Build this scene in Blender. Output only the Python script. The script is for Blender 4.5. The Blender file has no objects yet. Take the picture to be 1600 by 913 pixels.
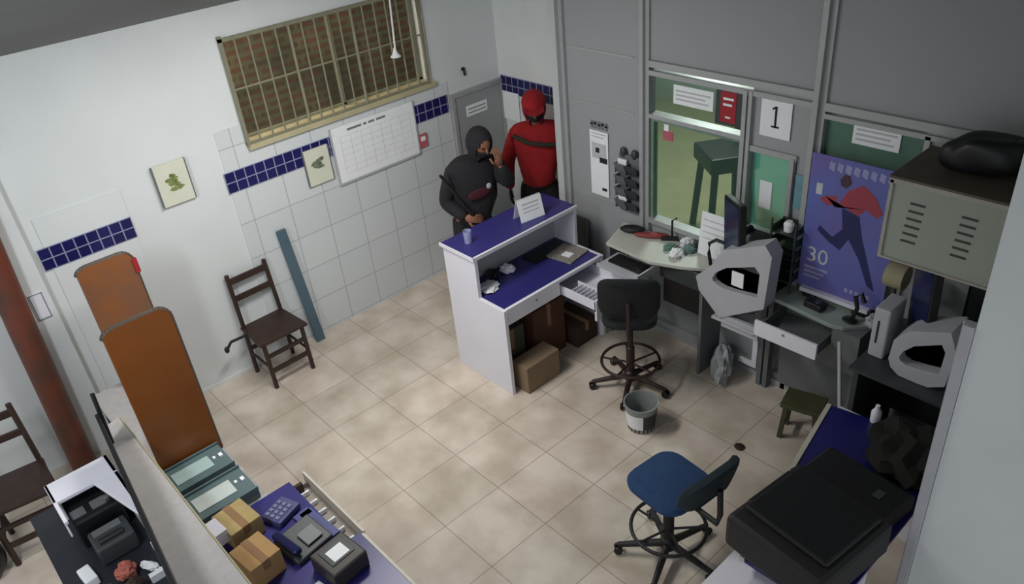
import bpy, bmesh, math, random
from mathutils import Vector, Matrix, Euler
random.seed(5)
C = bpy.context.scene.collection
S = bpy.context.scene
PI = math.pi

# ------------------------------------------------------------------ camera, world, lights
R = Matrix(((0.67383703, 0.73351116, -0.08891028), (-0.34034249, 0.41493279, 0.8437996), (0.65582822, -0.53832347, 0.52924209)))
cd = bpy.data.cameras.new('camera'); cam = bpy.data.objects.new('camera', cd); C.objects.link(cam)
cam.matrix_world = Matrix.Translation((5.61479832, -1.52958202, 3.86496646)) @ R.transposed().to_4x4()
cd.sensor_width = 36; cd.lens = 1232.647 * 36 / 1600; cd.clip_start = 0.05; cd.clip_end = 60
S.camera = cam
S.view_settings.view_transform = 'Standard'; S.view_settings.look = 'None'
S.view_settings.gamma = 1; S.view_settings.use_curve_mapping = False; S.view_settings.exposure = 0.0
w = bpy.data.worlds.new('world'); S.world = w; w.use_nodes = True
w.node_tree.nodes['Background'].inputs[0].default_value = (0.88, 0.94, 1.0, 1)
w.node_tree.nodes['Background'].inputs[1].default_value = 0.62

def area(name, loc, target, size, energy, col=(1, 1, 1)):
    l = bpy.data.lights.new(name, 'AREA'); o = bpy.data.objects.new(name, l); C.objects.link(o)
    l.shape = 'RECTANGLE'; l.size, l.size_y = size; l.energy = energy; l.color = col
    o.location = loc; o.rotation_euler = (Vector(target) - Vector(loc)).to_track_quat('-Z', 'Y').to_euler()
    return o
area('ceiling_tube_light', (1.75, 0.35, 3.0), (1.65, 0.55, 0), (0.25, 1.2), 52, (1.0, 0.985, 0.95))
area('counter_fill_light', (2.6, -2.2, 3.2), (0.3, -1.5, 1.0), (0.25, 1.0), 42, (0.93, 0.97, 1.0))  # added fill that brightens the wall around the red pole, no known lamp
area('lobby_tube_light', (1.2, 5.0, 3.3), (1.0, 5.4, 0), (0.4, 1.4), 75, (0.86, 1.0, 0.90))
area('yard_light', (-0.85, 0.9, 3.2), (-1.1, 1.3, 2.2), (0.3, 0.9), 26, (1.0, 0.80, 0.58))

# ------------------------------------------------------------------ materials
def lin(c):
    c /= 255.0
    return c / 12.92 if c <= 0.04045 else ((c + 0.055) / 1.055) ** 2.4
def hexc(h): return tuple(lin(int(h[i:i + 2], 16)) for i in (0, 2, 4)) + (1,)
MATS = {}
def mat(name, h, rough=0.6, metal=0.0, var=0.08, scale=9.0, alpha=1.0, trans=0.0, h2=None, bump=0.0, spec=0.5):
    if name in MATS: return MATS[name]
    m = bpy.data.materials.new(name); m.use_nodes = True; nt = m.node_tree; b = nt.nodes['Principled BSDF']
    n = nt.nodes.new('ShaderNodeTexNoise'); n.inputs['Scale'].default_value = scale; n.inputs['Detail'].default_value = 4
    tc = nt.nodes.new('ShaderNodeTexCoord'); nt.links.new(tc.outputs['Object'], n.inputs['Vector'])
    r = nt.nodes.new('ShaderNodeValToRGB'); a = hexc(h); c2 = hexc(h2) if h2 else tuple(x * (1 - 2.2 * var) for x in a[:3]) + (1,)
    r.color_ramp.elements[0].position = .32; r.color_ramp.elements[0].color = c2
    r.color_ramp.elements[1].position = .68; r.color_ramp.elements[1].color = a
    nt.links.new(n.outputs['Fac'], r.inputs['Fac']); nt.links.new(r.outputs['Color'], b.inputs['Base Color'])
    b.inputs['Roughness'].default_value = rough; b.inputs['Metallic'].default_value = metal
    b.inputs['Specular IOR Level'].default_value = spec
    if trans: b.inputs['Transmission Weight'].default_value = trans; b.inputs['IOR'].default_value = 1.1
    if alpha < 1: b.inputs['Alpha'].default_value = alpha
    if bump:
        bp = nt.nodes.new('ShaderNodeBump'); bp.inputs['Strength'].default_value = bump; bp.inputs['Distance'].default_value = .01
        nt.links.new(n.outputs['Fac'], bp.inputs['Height']); nt.links.new(bp.outputs['Normal'], b.inputs['Normal'])
    MATS[name] = m; return m

def brickmat(name, c1, c2, cm, bw, bh, mortar, off=(0, 0, 0), axes='xy', rough=0.4, offset=0.0, cloud=None, smooth=0.1, cscale=3.0):
    """tile / brick pattern in world metres; axes picks the two world axes used"""
    m = bpy.data.materials.new(name); m.use_nodes = True; nt = m.node_tree; b = nt.nodes['Principled BSDF']
    g = nt.nodes.new('ShaderNodeNewGeometry'); sx = nt.nodes.new('ShaderNodeSeparateXYZ'); cx = nt.nodes.new('ShaderNodeCombineXYZ')
    nt.links.new(g.outputs['Position'], sx.inputs[0])
    for i, a in enumerate(axes):
        ad = nt.nodes.new('ShaderNodeMath'); ad.operation = 'SUBTRACT'; ad.inputs[1].default_value = off[i]
        nt.links.new(sx.outputs['xyz'.index(a)], ad.inputs[0]); nt.links.new(ad.outputs[0], cx.inputs[i])
    br = nt.nodes.new('ShaderNodeTexBrick'); br.offset = offset; br.squash = 1
    br.inputs['Scale'].default_value = 1; br.inputs['Brick Width'].default_value = bw; br.inputs['Row Height'].default_value = bh
    br.inputs['Mortar Size'].default_value = mortar; br.inputs['Mortar Smooth'].default_value = smooth
    br.inputs['Color1'].default_value = hexc(c1); br.inputs['Color2'].default_value = hexc(c2); br.inputs['Mortar'].default_value = hexc(cm)
    nt.links.new(cx.outputs[0], br.inputs['Vector'])
    out = br.outputs['Color']
    if cloud:
        n = nt.nodes.new('ShaderNodeTexNoise'); n.inputs['Scale'].default_value = cscale; n.inputs['Detail'].default_value = 5
        nt.links.new(g.outputs['Position'], n.inputs['Vector'])
        rr = nt.nodes.new('ShaderNodeValToRGB'); rr.color_ramp.elements[0].position = .35; rr.color_ramp.elements[1].position = .65
        rr.color_ramp.elements[0].color = hexc(cloud); rr.color_ramp.elements[1].color = (1, 1, 1, 1)
        nt.links.new(n.outputs['Fac'], rr.inputs['Fac'])
        mx = nt.nodes.new('ShaderNodeMixRGB'); mx.blend_type = 'MULTIPLY'; mx.inputs[0].default_value = 1
        nt.links.new(out, mx.inputs[1]); nt.links.new(rr.outputs[0], mx.inputs[2]); out = mx.outputs[0]
    nt.links.new(out, b.inputs['Base Color']); b.inputs['Roughness'].default_value = rough
    MATS[name] = m; return m

M_floor = brickmat('beige_floor_tile', 'dccfc2', 'd2c8ba', 'a99d90', .45, .45, .0035, (2.1038, 1.1365), 'xy', .35, 0, 'dcd8d2', .15, 3.2)
M_wall = mat('white_plaster', 'd9dddd', .7, var=.03, scale=2)
M_walltile = brickmat('white_wall_tile', 'cbd0d2', 'd1d5d6', 'a9adb0', .312, .306, .004, (.868, .025), 'yz', .45, 0)
M_bluetile = brickmat('navy_border_tile', '15154e', '1d1c5a', '8b8faa', .082, .082, .0045, (.01, 1.52), 'yz', .3, 0)
M_bluetile2 = brickmat('navy_border_tile_back', '15154e', '1a1950', '8b8faa', .082, .082, .0045, (.02, 1.53), 'xz', .3, 0)
M_brick = brickmat('old_brick', '7c4a30', '5f4030', '6f6c50', .22, .075, .02, (0, 0), 'yz', .9, .5, '8d9076', .3, 2.0)
M_ceil = mat('grey_ceiling', '7a7c7c', .85, var=.04, scale=1.5)
M_part = mat('grey_laminate_panel', '9b9ea0', .5, var=.02, scale=2)
M_alu = mat('brushed_aluminium', 'aeb0b0', .4, .25, var=.03, scale=20)
M_white = mat('white_laminate', 'e2e1ea', .4, var=.02, scale=3)
M_blue = mat('navy_laminate', '302c70', .35, var=.04, scale=6)
M_blue2 = mat('deep_blue_laminate', '181a62', .35, var=.05, scale=6)
M_dark = mat('black_plastic', '141517', .45, var=.1, scale=12)
M_dark2 = mat('soft_black_plastic', '1e1c1d', .6, var=.1, scale=8)
M_grey = mat('mid_grey_plastic', '6b6e70', .5, var=.05, scale=8)
M_dgrey = mat('dark_grey_plastic', '3c4042', .5, var=.06, scale=8)
M_lgrey = mat('light_grey_plastic', 'b4b5ba', .5, var=.03, scale=6)
M_wood = mat('dark_brown_wood', '38251e', .5, var=.18, scale=16)
M_orange = mat('orange_brown_laminate', '844a1a', .3, var=.06, scale=4)
M_orange2 = mat('greyed_orange_laminate', '8a542c', .25, var=.06, scale=4, h2='74523f')
M_card = mat('brown_cardboard', '8f6e4d', .85, var=.08, scale=10)
M_cardl = mat('tan_cardboard', 'b09a66', .85, var=.08, scale=10)
M_paper = mat('white_paper', 'eceef0', .8, var=.02)
M_ink = mat('grey_print', '75797d', .8)
M_ink2 = mat('dark_print', '202326', .8)
M_lprint = mat('faint_print', 'c2c5c8', .8)
M_red = mat('red_print', 'a3202c', .6)
M_pink = mat('faded_red_print', 'b8606a', .6)
M_teal = mat('teal_grey_metal', '5c7072', .45, .1, var=.05)
M_tealglass = mat('pale_teal_panel', 'a5bbb8', .25, var=.06)
M_ledge = mat('grey_speckled_stone', 'b0acaa', .55, var=.05, scale=28)
M_glass = mat('green_tinted_glass', '9fd8c0', .06, var=.0, alpha=.05)
M_clear = mat('dusty_clear_glass', '8a8c7c', .08, var=.0, alpha=.10)
M_glass2 = mat('teal_glass', '6fc4b0', .08, var=.0, alpha=.5)
M_screen = mat('dark_blue_screen', '1c2148', .2, var=.05)
M_pole = mat('brick_red_paint', '6f3423', .5, var=.2, scale=5, h2='4e3426')
M_plank = mat('blue_grey_painted_wood', '4f6674', .6, var=.07)
M_cream = mat('cream_metal', '9aa194', .45, var=.03, scale=3)
M_creamtop = mat('dusty_brown_metal', '5c5347', .7, var=.1)
M_sill = mat('cream_sill', 'b8b08c', .7, var=.06)
M_grille = mat('grille_paint', '8b8a74', .5, .1, var=.08)
M_desk = mat('pale_desk_laminate', 'c3c4ba', .45, var=.03)
M_desk2 = mat('grey_green_desk_laminate', '96a199', .4, var=.04)
M_fabblue = mat('blue_fabric', '24426b', .9, var=.08, scale=30, bump=.3)
M_fabblk = mat('black_fabric', '191b1e', .9, var=.1, scale=30, bump=.3)
M_fabgrey = mat('charcoal_fabric', '1d1e23', .9, var=.1, scale=30, bump=.2)
M_basebrown = mat('dark_red_brown_plastic', '33211f', .5, var=.1)
M_olive = mat('olive_painted_wood', '4a4a2e', .7, var=.12)
M_skin = mat('skin', '8c5f48', .6, var=.05)
M_redfab = mat('red_fleece', '98121a', .9, var=.12, scale=14, bump=.2)
M_redfab2 = mat('crimson_fleece', '85142c', .9, var=.12, scale=14)
M_maroon = mat('maroon_print', '4a1420', .85)
M_brownfur = mat('dark_cloth', '15130f', .9)
M_purple = mat('violet_blue_print', '5c6cb2', .5, var=.1, scale=3, h2='6a60a2')
M_greenleaf = mat('green_drawing', '8c9a58', .8, var=.3, scale=30)
M_leaf2 = mat('grey_green_drawing', '7f8a72', .8, var=.3, scale=30)
M_offwhite = mat('off_white_canvas', 'd5d6c4', .8, var=.03)
M_lobwall = mat('lobby_wall', 'a3aea6', .8, var=.05, scale=2)
M_lobfloor = mat('lobby_floor', 'a09c78', .5, var=.08, scale=2)
M_bucket = mat('grey_bucket_plastic', '8a908d', .5, var=.05)
M_bag = mat('pale_grey_polythene', 'a5a8aa', .45, var=.08, scale=6)
M_steel = mat('steel', '9a9c9e', .3, .7)

# ------------------------------------------------------------------ mesh helpers
def box(bm, c, s, rz=0, rx=0, ry=0):
    m = Matrix.Translation(c) @ Euler((rx, ry, rz)).to_matrix().to_4x4() @ Matrix.Diagonal((s[0], s[1], s[2], 1))
    return bmesh.ops.create_cube(bm, size=1, matrix=m)['verts']
def bb(bm, a, b):
    return box(bm, [(a[i] + b[i]) / 2 for i in range(3)], [abs(b[i] - a[i]) for i in range(3)])
def tube(bm, pts, r, seg=10, r2=None):
    pts = [Vector(p) for p in pts]; rings = []
    up = Vector((0, 0, 1))
    for i, p in enumerate(pts):
        d = (pts[min(i + 1, len(pts) - 1)] - pts[max(i - 1, 0)]).normalized()
        a = d.cross(up if abs(d.dot(up)) < .95 else Vector((1, 0, 0))).normalized(); b = d.cross(a)
        rr = r if r2 is None else r + (r2 - r) * i / (len(pts) - 1)
        rings.append([bm.verts.new(p + rr * (math.cos(t) * a + math.sin(t) * b)) for t in [2 * PI * k / seg for k in range(seg)]])
    for i in range(len(rings) - 1):
        for k in range(seg):
            bm.faces.new((rings[i][k], rings[i][(k + 1) % seg], rings[i + 1][(k + 1) % seg], rings[i + 1][k]))
    bm.faces.new(rings[0][::-1]); bm.faces.new(rings[-1])
def ring(bm, c, R_, r, seg=40, s2=8, rx=0, rz=0):
    m = Matrix.Translation(c) @ Euler((rx, 0, rz)).to_matrix().to_4x4(); rs = []
    for i in range(seg):
        a = 2 * PI * i / seg
        rs.append([bm.verts.new(m @ Vector(((R_ + r * math.cos(t)) * math.cos(a), (R_ + r * math.cos(t)) * math.sin(a), r * math.sin(t)))) for t in [2 * PI * k / s2 for k in range(s2)]])
    for i in range(seg):
        for k in range(s2):
            bm.faces.new((rs[i][k], rs[(i + 1) % seg][k], rs[(i + 1) % seg][(k + 1) % s2], rs[i][(k + 1) % s2]))
def lathe(bm, prof, c=(0, 0, 0), seg=32, m=None):
    m = m or Matrix.Translation(c); rs = []
    for r, z in prof:
        rs.append([bm.verts.new(m @ Vector((r * math.cos(2 * PI * k / seg), r * math.sin(2 * PI * k / seg), z))) for k in range(seg)])
    for i in range(len(rs) - 1):
        for k in range(seg):
            bm.faces.new((rs[i][k], rs[i][(k + 1) % seg], rs[i + 1][(k + 1) % seg], rs[i + 1][k]))
    bm.faces.new(rs[0][::-1]); bm.faces.new(rs[-1])
def prism(bm, pts, depth, f):
    """pts 2-D outline; f(u, v, w) -> 3-D, w runs 0..depth"""
    a = [bm.verts.new(f(u, v, 0)) for u, v in pts]; b = [bm.verts.new(f(u, v, depth)) for u, v in pts]
    n = len(pts); bm.faces.new(a[::-1]); bm.faces.new(b)
    for i in range(n): bm.faces.new((a[i], a[(i + 1) % n], b[(i + 1) % n], b[i]))
def rrect(w_, h, r, seg=5):
    o = []
    for cx_, cy_, a0 in ((w_ / 2 - r, h / 2 - r, 0), (-w_ / 2 + r, h / 2 - r, 90), (-w_ / 2 + r, -h / 2 + r, 180), (w_ / 2 - r, -h / 2 + r, 270)):
        for k in range(seg + 1):
            a = math.radians(a0 + 90 * k / seg); o.append((cx_ + r * math.cos(a), cy_ + r * math.sin(a)))
    return o
def ell(bm, c, s, seg=20, rot=(0, 0, 0)):
    m = Matrix.Translation(c) @ Euler(rot).to_matrix().to_4x4() @ Matrix.Diagonal((s[0], s[1], s[2], 1))
    return bmesh.ops.create_uvsphere(bm, u_segments=seg, v_segments=seg // 2 + 2, radius=1, matrix=m)['verts']
def wmat(o):
    m = o.matrix_basis.copy(); p = o.parent
    while p: m = p.matrix_basis @ m; p = p.parent
    return m
def obj(name, bm, m, parent=None, world=False, smooth=False, bevel=0.0, kind=None, label=None):
    bmesh.ops.recalc_face_normals(bm, faces=bm.faces)
    me = bpy.data.meshes.new(name)
    if parent is not None and world: bm.transform(wmat(parent).inverted())
    bm.to_mesh(me); bm.free()
    if smooth:
        for p in me.polygons: p.use_smooth = True
        try: me.set_sharp_from_angle(angle=math.radians(40))
        except Exception: pass
    me.materials.append(m); o = bpy.data.objects.new(name, me); C.objects.link(o)
    if parent is not None: o.parent = parent
    if bevel:
        b = o.modifiers.new('bevel', 'BEVEL'); b.width = bevel; b.segments = 2; b.limit_method = 'ANGLE'
    if kind: o['kind'] = kind
    if label: o['label'] = label
    return o
def B_(fn, *a, **k):
    bm = bmesh.new(); fn(bm, *a, **k); return bm
def bxs(*bxlist):
    bm = bmesh.new()
    for a, b in bxlist: bb(bm, a, b)
    return bm
def tag(o, label, cat, group=None):
    o['label'] = label; o['category'] = cat
    if group: o['group'] = group
    return o
def thing(name, label, cat, loc=(0, 0, 0), rz=0, group=None):
    o = bpy.data.objects.new(name, None); C.objects.link(o); o.location = loc; o.rotation_euler = (0, 0, rz); o.empty_display_size = .1
    return tag(o, label, cat, group)
def struct(name, bm, m, parent=None, **k):
    o = obj(name, bm, m, parent, **k)
    if parent is None: o['kind'] = 'structure'
    return o
def textmesh(name, body, size, m, matrix, parent, ext=.001):
    cu = bpy.data.curves.new(name, 'FONT'); cu.body = body; cu.size = size; cu.extrude = ext; cu.align_x = 'CENTER'; cu.align_y = 'CENTER'
    t = bpy.data.objects.new(name, cu); C.objects.link(t)
    me = bpy.data.meshes.new_from_object(t.evaluated_get(bpy.context.evaluated_depsgraph_get()))
    bpy.data.objects.remove(t); me.transform(matrix)
    if parent is not None: me.transform(wmat(parent).inverted())
    me.materials.clear(); me.materials.append(m)
    o = bpy.data.objects.new(name, me); C.objects.link(o)
    if parent is not None: o.parent = parent
    return o
# frame whose local x runs along world +x, local y up, facing -y (partition) / along +y facing +x (window wall)
def onpart(x, y, z): return Matrix.Translation((x, y, z)) @ Matrix(((1, 0, 0), (0, 0, -1), (0, 1, 0))).to_4x4()
def onwall(x, y, z): return Matrix.Translation((x, y, z)) @ Matrix(((0, 0, 1), (1, 0, 0), (0, 1, 0))).to_4x4()

YP = 2.822
# ------------------------------------------------------------------ room shell
struct('floor', bxs(((-.15, -3.6, -.1), (7.2, 3.4, 0)), ((-2.4, 3.4, -.1), (7.2, 8, 0)), ((-1.5, -1.2, -.1), (-.15, 3.4, 0))), M_floor)
# sloped ceiling rising from the window wall
bm = bmesh.new()
prism(bm, [(-.2, 2.78), (7.2, 4.75), (7.2, 4.85), (-.2, 2.88)], 7.0, lambda u, v, w_: (u, -3.6 + w_, v))
struct('ceiling', bm, M_ceil)
WY0, WY1, WZ0, WZ1 = .68, 2.42, 1.83, 2.60
struct('wall_left', bxs(((-.16, -3.6, 0), (0, WY0, 2.9)), ((-.16, WY1, 0), (0, 3.2, 2.9)), ((-.16, WY0, 0), (0, WY1, WZ0)), ((-.16, WY0, WZ1), (0, WY1, 2.9))), M_wall)
struct('wall_back', bxs(((-.16, 3.2, 0), (1.2, 3.34, 3.2))), M_wall)
# tile fields, a few millimetres proud
struct('trim_1', bxs(((.0, .44, .0), (.008, 2.58, WZ0 - .04)), ((.0, .44, WZ0 - .04), (.008, .66, 2.0))), M_walltile)
struct('trim_2', bxs(((.0, -.87, .0), (.008, -.3, 1.83))), M_wall)
struct('trim_3', bxs(((.008, .42, 1.52), (.016, 2.56, 1.684))), M_bluetile)
struct('trim_4', bxs(((.008, -.92, 1.468), (.016, -.3, 1.625))), brickmat('navy_border_tile_left', '15154e', '1d1c5a', '8b8faa', .078, .0785, .0045, (-.3, 1.468), 'yz', .3, 0))
struct('trim_5', bxs(((.03, 3.188, 1.53), (1.2, 3.2, 1.694))), M_bluetile2)
# white jamb pier in the corner and header beam over it
struct('wall_pier', bxs(((0, -1.14, 0), (.07, -.965, 2.36))), M_wall)
struct('beam', bxs(((0, -3.4, 2.36), (.12, -.92, 2.86))), M_ceil)
# near end of the side wall on the camera's right
struct('wall_right', bxs(((4.89, 1.3, 0), (6.9, 2.9, 4.3))), M_wall)
struct('baseboard_left', bxs(((.0, -.3, 0), (.012, .44, .03))), M_wall)

# door in the corner by the two people
d = struct('door_1', bxs(((.0, 2.62, .0), (.03, 3.17, 1.63))), M_part, bevel=.004)
struct('door_frame', bxs(((.0, 2.585, 0), (.045, 2.62, 1.665)), ((.0, 3.17, 0), (.045, 3.198, 1.665)), ((.0, 2.62, 1.63), (.045, 3.17, 1.665))), M_alu, d)
bm = bmesh.new(); tube(bm, [(.03, 2.68, .8), (.07, 2.68, .8), (.07, 2.78, .8)], .009); struct('door_handle', bm, M_steel, d, smooth=True)
o = tag(obj('door_notice', bxs(((.031, 2.74, 1.42), (.034, 2.99, 1.52))), M_paper), 'small white paper notice stuck on the grey corner door', 'notice')
for k in range(2): obj('print_line', bxs(((.0341, 2.76, 1.445 + .035 * k), (.0346, 2.97, 1.455 + .035 * k))), M_ink, o)
o = tag(obj('wall_paper', bxs(((.03, 3.183, 1.28), (.26, 3.187, 1.55))), M_paper), 'white sheet on the back wall beside the person in red', 'paper')

# ------------------------------------------------------------------ window with grille
win = struct('window_1', bxs(((-.15, WY0, WZ0), (-.12, WY1, WZ0 + .03)), ((-.15, WY0, WZ1 - .03), (-.12, WY1, WZ1)), ((-.15, WY0, WZ0), (-.12, WY0 + .03, WZ1)), ((-.15, WY1 - .03, WZ0), (-.12, WY1, WZ1)), ((-.15, 1.6, WZ0), (-.12, 1.63, WZ1))), M_grille)
struct('window_sill', bxs(((-.12, WY0 + .002, WZ0 - .0), (.0, WY1 - .002, WZ0 + .012)), ((.0, WY0 - .02, WZ0 - .03), (.045, WY1 + .02, WZ0 + .012))), M_sill, win)
struct('pane', bxs(((-.138, WY0 + .03, WZ0 + .03), (-.133, WY1 - .03, WZ1 - .03))), M_clear, win)
gr = thing('window_grille', 'painted metal security grille over the high window', 'grille', (.03, 1.55, WZ0))
bm = bxs(((.02, WY0 - .03, WZ0 + .0), (.045, WY0 - .005, WZ1 + .04)), ((.02, WY1 - .06, WZ0 + .0), (.045, WY1 - .035, WZ1 + .04)), ((.02, WY0 - .03, WZ1 - .0), (.045, WY1 - .035, WZ1 + .025)), ((.02, WY0 - .03, WZ0 + .015), (.04, WY1 - .035, WZ0 + .03)))
obj('frame', bm, M_grille, gr, world=True)
for k in range(1, 16):
    y = WY0 - .02 + k * (WY1 - WY0 - .02) / 16
    obj('bar', B_(tube, [(.03, y, WZ0 + .012), (.03, y, WZ1 + .01)], .007 if k % 5 else .012, 8), M_grille, gr, world=True, smooth=True)
for z in (2.25,):
    obj('crossbar', bxs(((.024, WY0 - .02, z), (.034, WY1 - .05, z + .012))), M_grille, gr, world=True)
# hanging rod with a bell end, in the window
o = thing('hanging_lamp', 'thin white rod with a small bell shaped end hanging at the window', 'lamp', (.09, 2.03, 2.16))
obj('rod', B_(tube, [(.09, 2.09, 2.87), (.09, 2.05, 2.22)], .008), M_paper, o, world=True, smooth=True)
obj('bell_shade', B_(lathe, [(.012, .07), (.014, .05), (.022, .03), (.045, 0), (.04, -.003)], (.09, 2.045, 2.16)), M_paper, o, world=True, smooth=True)
# brick building outside
o = struct('exterior_wall', bxs(((-1.5, -1.2, 0), (-1.2, 3.34, 4.2)), ((-1.5, 3.345, 0), (-.17, 3.42, 4.2))), M_brick)
# hole in the wall above the door: small black hook
bm = bmesh.new(); lathe(bm, [(.018, 0), (.018, .015), (.008, .02)], m=onwall(0, 2.78, 1.85)); ell(bm, (.02, 2.78, 1.82), (.012, .012, .03), 10)
tag(obj('wall_hook', bm, M_dark, smooth=True), 'small black hook on white wall above the grey door', 'hook')

# ------------------------------------------------------------------ red pole
bm = bmesh.new(); tube(bm, [(.16, -1.24, 0), (.16, -1.20, 1.2), (.16, -1.12, 2.86)], .085, 24)
tag(obj('round_pole', bm, M_pole, smooth=True), 'brick red round pole standing near the window wall corner', 'pole')
o = tag(obj('switch_plate', bxs(((.07, -1.09, 1.18), (.08, -1.0, 1.38))), M_white, bevel=.003), 'narrow white switch plate on the wall pier beside the red pole', 'switch')
obj('rim', bxs(((.08, -1.085, 1.185), (.082, -1.08, 1.375)), ((.08, -1.01, 1.185), (.082, -1.005, 1.375)), ((.08, -1.085, 1.37), (.082, -1.005, 1.375)), ((.08, -1.085, 1.185), (.082, -1.005, 1.19))), M_grey, o)
tag(obj('wall_bracket', bxs(((.07, -1.12, 2.17), (.1, -1.09, 2.3))), M_dark, bevel=.004), 'small black bracket high on the wall pier', 'bracket')

# ------------------------------------------------------------------ pictures, calendar
def leafdraw(bm, y, z, s, seed, x=.03):
    rnd = random.Random(seed)
    for k in range(14):
        a = rnd.uniform(0, 2 * PI); r = rnd.uniform(0, .36) * s
        cy, cz = y + r * math.cos(a) * .8, z + r * math.sin(a) + .02
        pts = [(u * rnd.uniform(.05, .09) * s * 2, v * rnd.uniform(.03, .06) * s * 2) for u, v in ((1, 0), (.4, .9), (-.7, .7), (-1, -.1), (-.3, -.9), (.6, -.6))]
        prism(bm, pts, .001 + .0003 * k, lambda u, v, w_: (x + w_, cy + u, cz + v))
for (y0, y1, z0, z1, lb, mm, sd, tz) in ((-.06, .17, 1.60, 1.91, 'small square plant picture alone on the white plaster wall', M_greenleaf, 3, -.04), (1.07, 1.29, 1.34, 1.64, 'small plant picture overlapping the navy tile border beside the schedule', M_leaf2, 9, 0)):
    t = thing('plant_picture', lb, 'picture', (.03, (y0 + y1) / 2, z0))
    obj('canvas', bxs(((.017, y0, z0), (.035, y1, z1))), M_offwhite, t, world=True, bevel=.002)
    obj('frame', bxs(((.016, y0 - .008, z0), (.037, y0, z1)), ((.016, y1, z0), (.037, y1 + .008, z1))), M_grey, t, world=True)
    bm = bmesh.new(); leafdraw(bm, (y0 + y1) / 2, (z0 + z1) / 2, .2, sd, .0352); obj('drawing', bm, mm, t, world=True)
t = thing('wall_schedule', 'large white printed schedule board hanging below the high window', 'schedule', (.03, 1.76, 1.26))
obj('board', bxs(((.017, 1.345, 1.26), (.028, 2.17, 1.735))), M_paper, t, world=True)
obj('border', bxs(((.017, 1.335, 1.25), (.032, 1.35, 1.74)), ((.017, 1.35, 1.25), (.032, 2.17, 1.268)), ((.017, 2.165, 1.25), (.032, 2.178, 1.74))), M_lgrey, t, world=True)
bm = bmesh.new(); x = 1.5
for wd in (.14, .03, .06, .09): bb(bm, (.028, x, 1.685), (.0295, x + wd, 1.703)); x += wd + .02
obj('heading', bm, M_ink, t, world=True)
bm = bmesh.new()
for k in range(8): bb(bm, (.028, 1.42 + k * .1, 1.33), (.0287, 1.423 + k * .1, 1.65))
for k in range(7): bb(bm, (.028, 1.42, 1.33 + k * .053), (.0287, 2.12, 1.332 + k * .053))
obj('grid_lines', bm, M_lprint, t, world=True)
t = tag(obj('red_card', bxs(((.017, 2.18, 1.30), (.03, 2.27, 1.42))), M_pink), 'small red and white card at the lower corner of the schedule', 'card')
obj('white_patch', bxs(((.03, 2.2, 1.36), (.031, 2.25, 1.40))), M_paper, t)

# ------------------------------------------------------------------ glass and laminate partition
def prt(name, lst, m, **k): return struct(name, bxs(*[((a[0], YP + a[1], a[2]), (b[0], YP + b[1], b[2])) for a, b in lst]), m, **k)
prt('trim_6', [((1.17, -.07, 0), (1.24, .12, 3.3))], mat('pale_wall_end', 'b9bcbc', .6, var=.02))
prt('wall_partition', [((1.24, 0, .95), (2.03, .06, 3.3)), ((2.1, 0, 2.2), (3.36, .06, 3.7)), ((2.93, 0, 1.80), (3.36, .06, 2.2)), ((3.28, 0, 1.0), (3.36, .06, 1.8)),
     ((3.43, 0, 2.18), (4.87, .06, 3.9)), ((4.02, 0, .9), (4.87, .06, 2.18)), ((1.24, 0, .09), (2.03, .05, .95)), ((2.1, .02, .09), (4.87, .06, .98)),
     ((2.93, 0, .98), (3.36, .06, 1.2))], M_part)
prt('trim_7', [((1.24, -.03, 0), (1.275, 0, 3.2)), ((2.03, -.045, 0), (2.065, .06, 3.4)), ((2.065, -.02, 0), (2.1, .06, 3.4)), ((3.36, -.05, 0), (3.395, .06, 3.7)), ((3.395, -.02, 0), (3.43, .06, 3.7)),
     ((2.1, -.03, 2.19), (3.36, 0, 2.235)), ((2.1, -.025, 2.13), (3.36, .06, 2.165)), ((2.1, -.03, 1.82), (2.88, .06, 1.85)), ((2.1, -.03, .97), (2.93, .06, 1.01)),
     ((2.875, -.035, 1.0), (2.905, .06, 2.16)), ((2.915, -.03, .97), (2.94, .06, 2.16)), ((2.94, -.02, 1.76), (3.28, .02, 1.80)), ((3.24, -.03, 1.2), (3.27, .06, 1.78)), ((2.94, -.02, 1.18), (3.28, .02, 1.21)),
     ((3.43, -.03, 2.13), (4.87, .0, 2.18)), ((3.43, -.02, 2.08), (4.87, .06, 2.11)), ((4.02, -.02, .95), (4.05, .06, 2.1)),
     ((1.28, -.006, 2.215), (1.95, 0, 2.23)), ((1.28, -.006, 1.80), (1.95, 0, 1.815)), ((1.28, -.006, 1.0), (1.95, 0, 1.015))], M_alu)
prt('baseboard_partition', [((1.24, -.05, 0), (4.87, .06, .05)), ((1.24, -.025, .05), (4.87, .06, .095))], M_alu)
prt('trim_8', [((3.20, -.12, 0), (3.235, -.06, .86)), ((3.25, -.12, 0), (3.285, -.06, .86))], M_grey)
prt('window_2', [((2.105, .0, 1.005), (2.13, .05, 1.82)), ((2.85, .0, 1.005), (2.875, .05, 1.82)), ((2.13, 0, 1.79), (2.85, .05, 1.82))], mat('green_grey_frame', '7f9a8a', .4, .3))
prt('window_pane_1', [((2.13, .025, 1.01), (2.85, .031, 1.79)), ((2.1, .025, 1.85), (2.87, .031, 2.13))], M_glass)
prt('window_pane_2', [((2.95, .025, 1.21), (3.24, .031, 1.76))], M_glass2)
prt('window_pane_3', [((3.43, .025, .98), (4.02, .031, 2.08))], mat('dim_green_glass', '5f8576', .1, alpha=.75))
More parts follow.
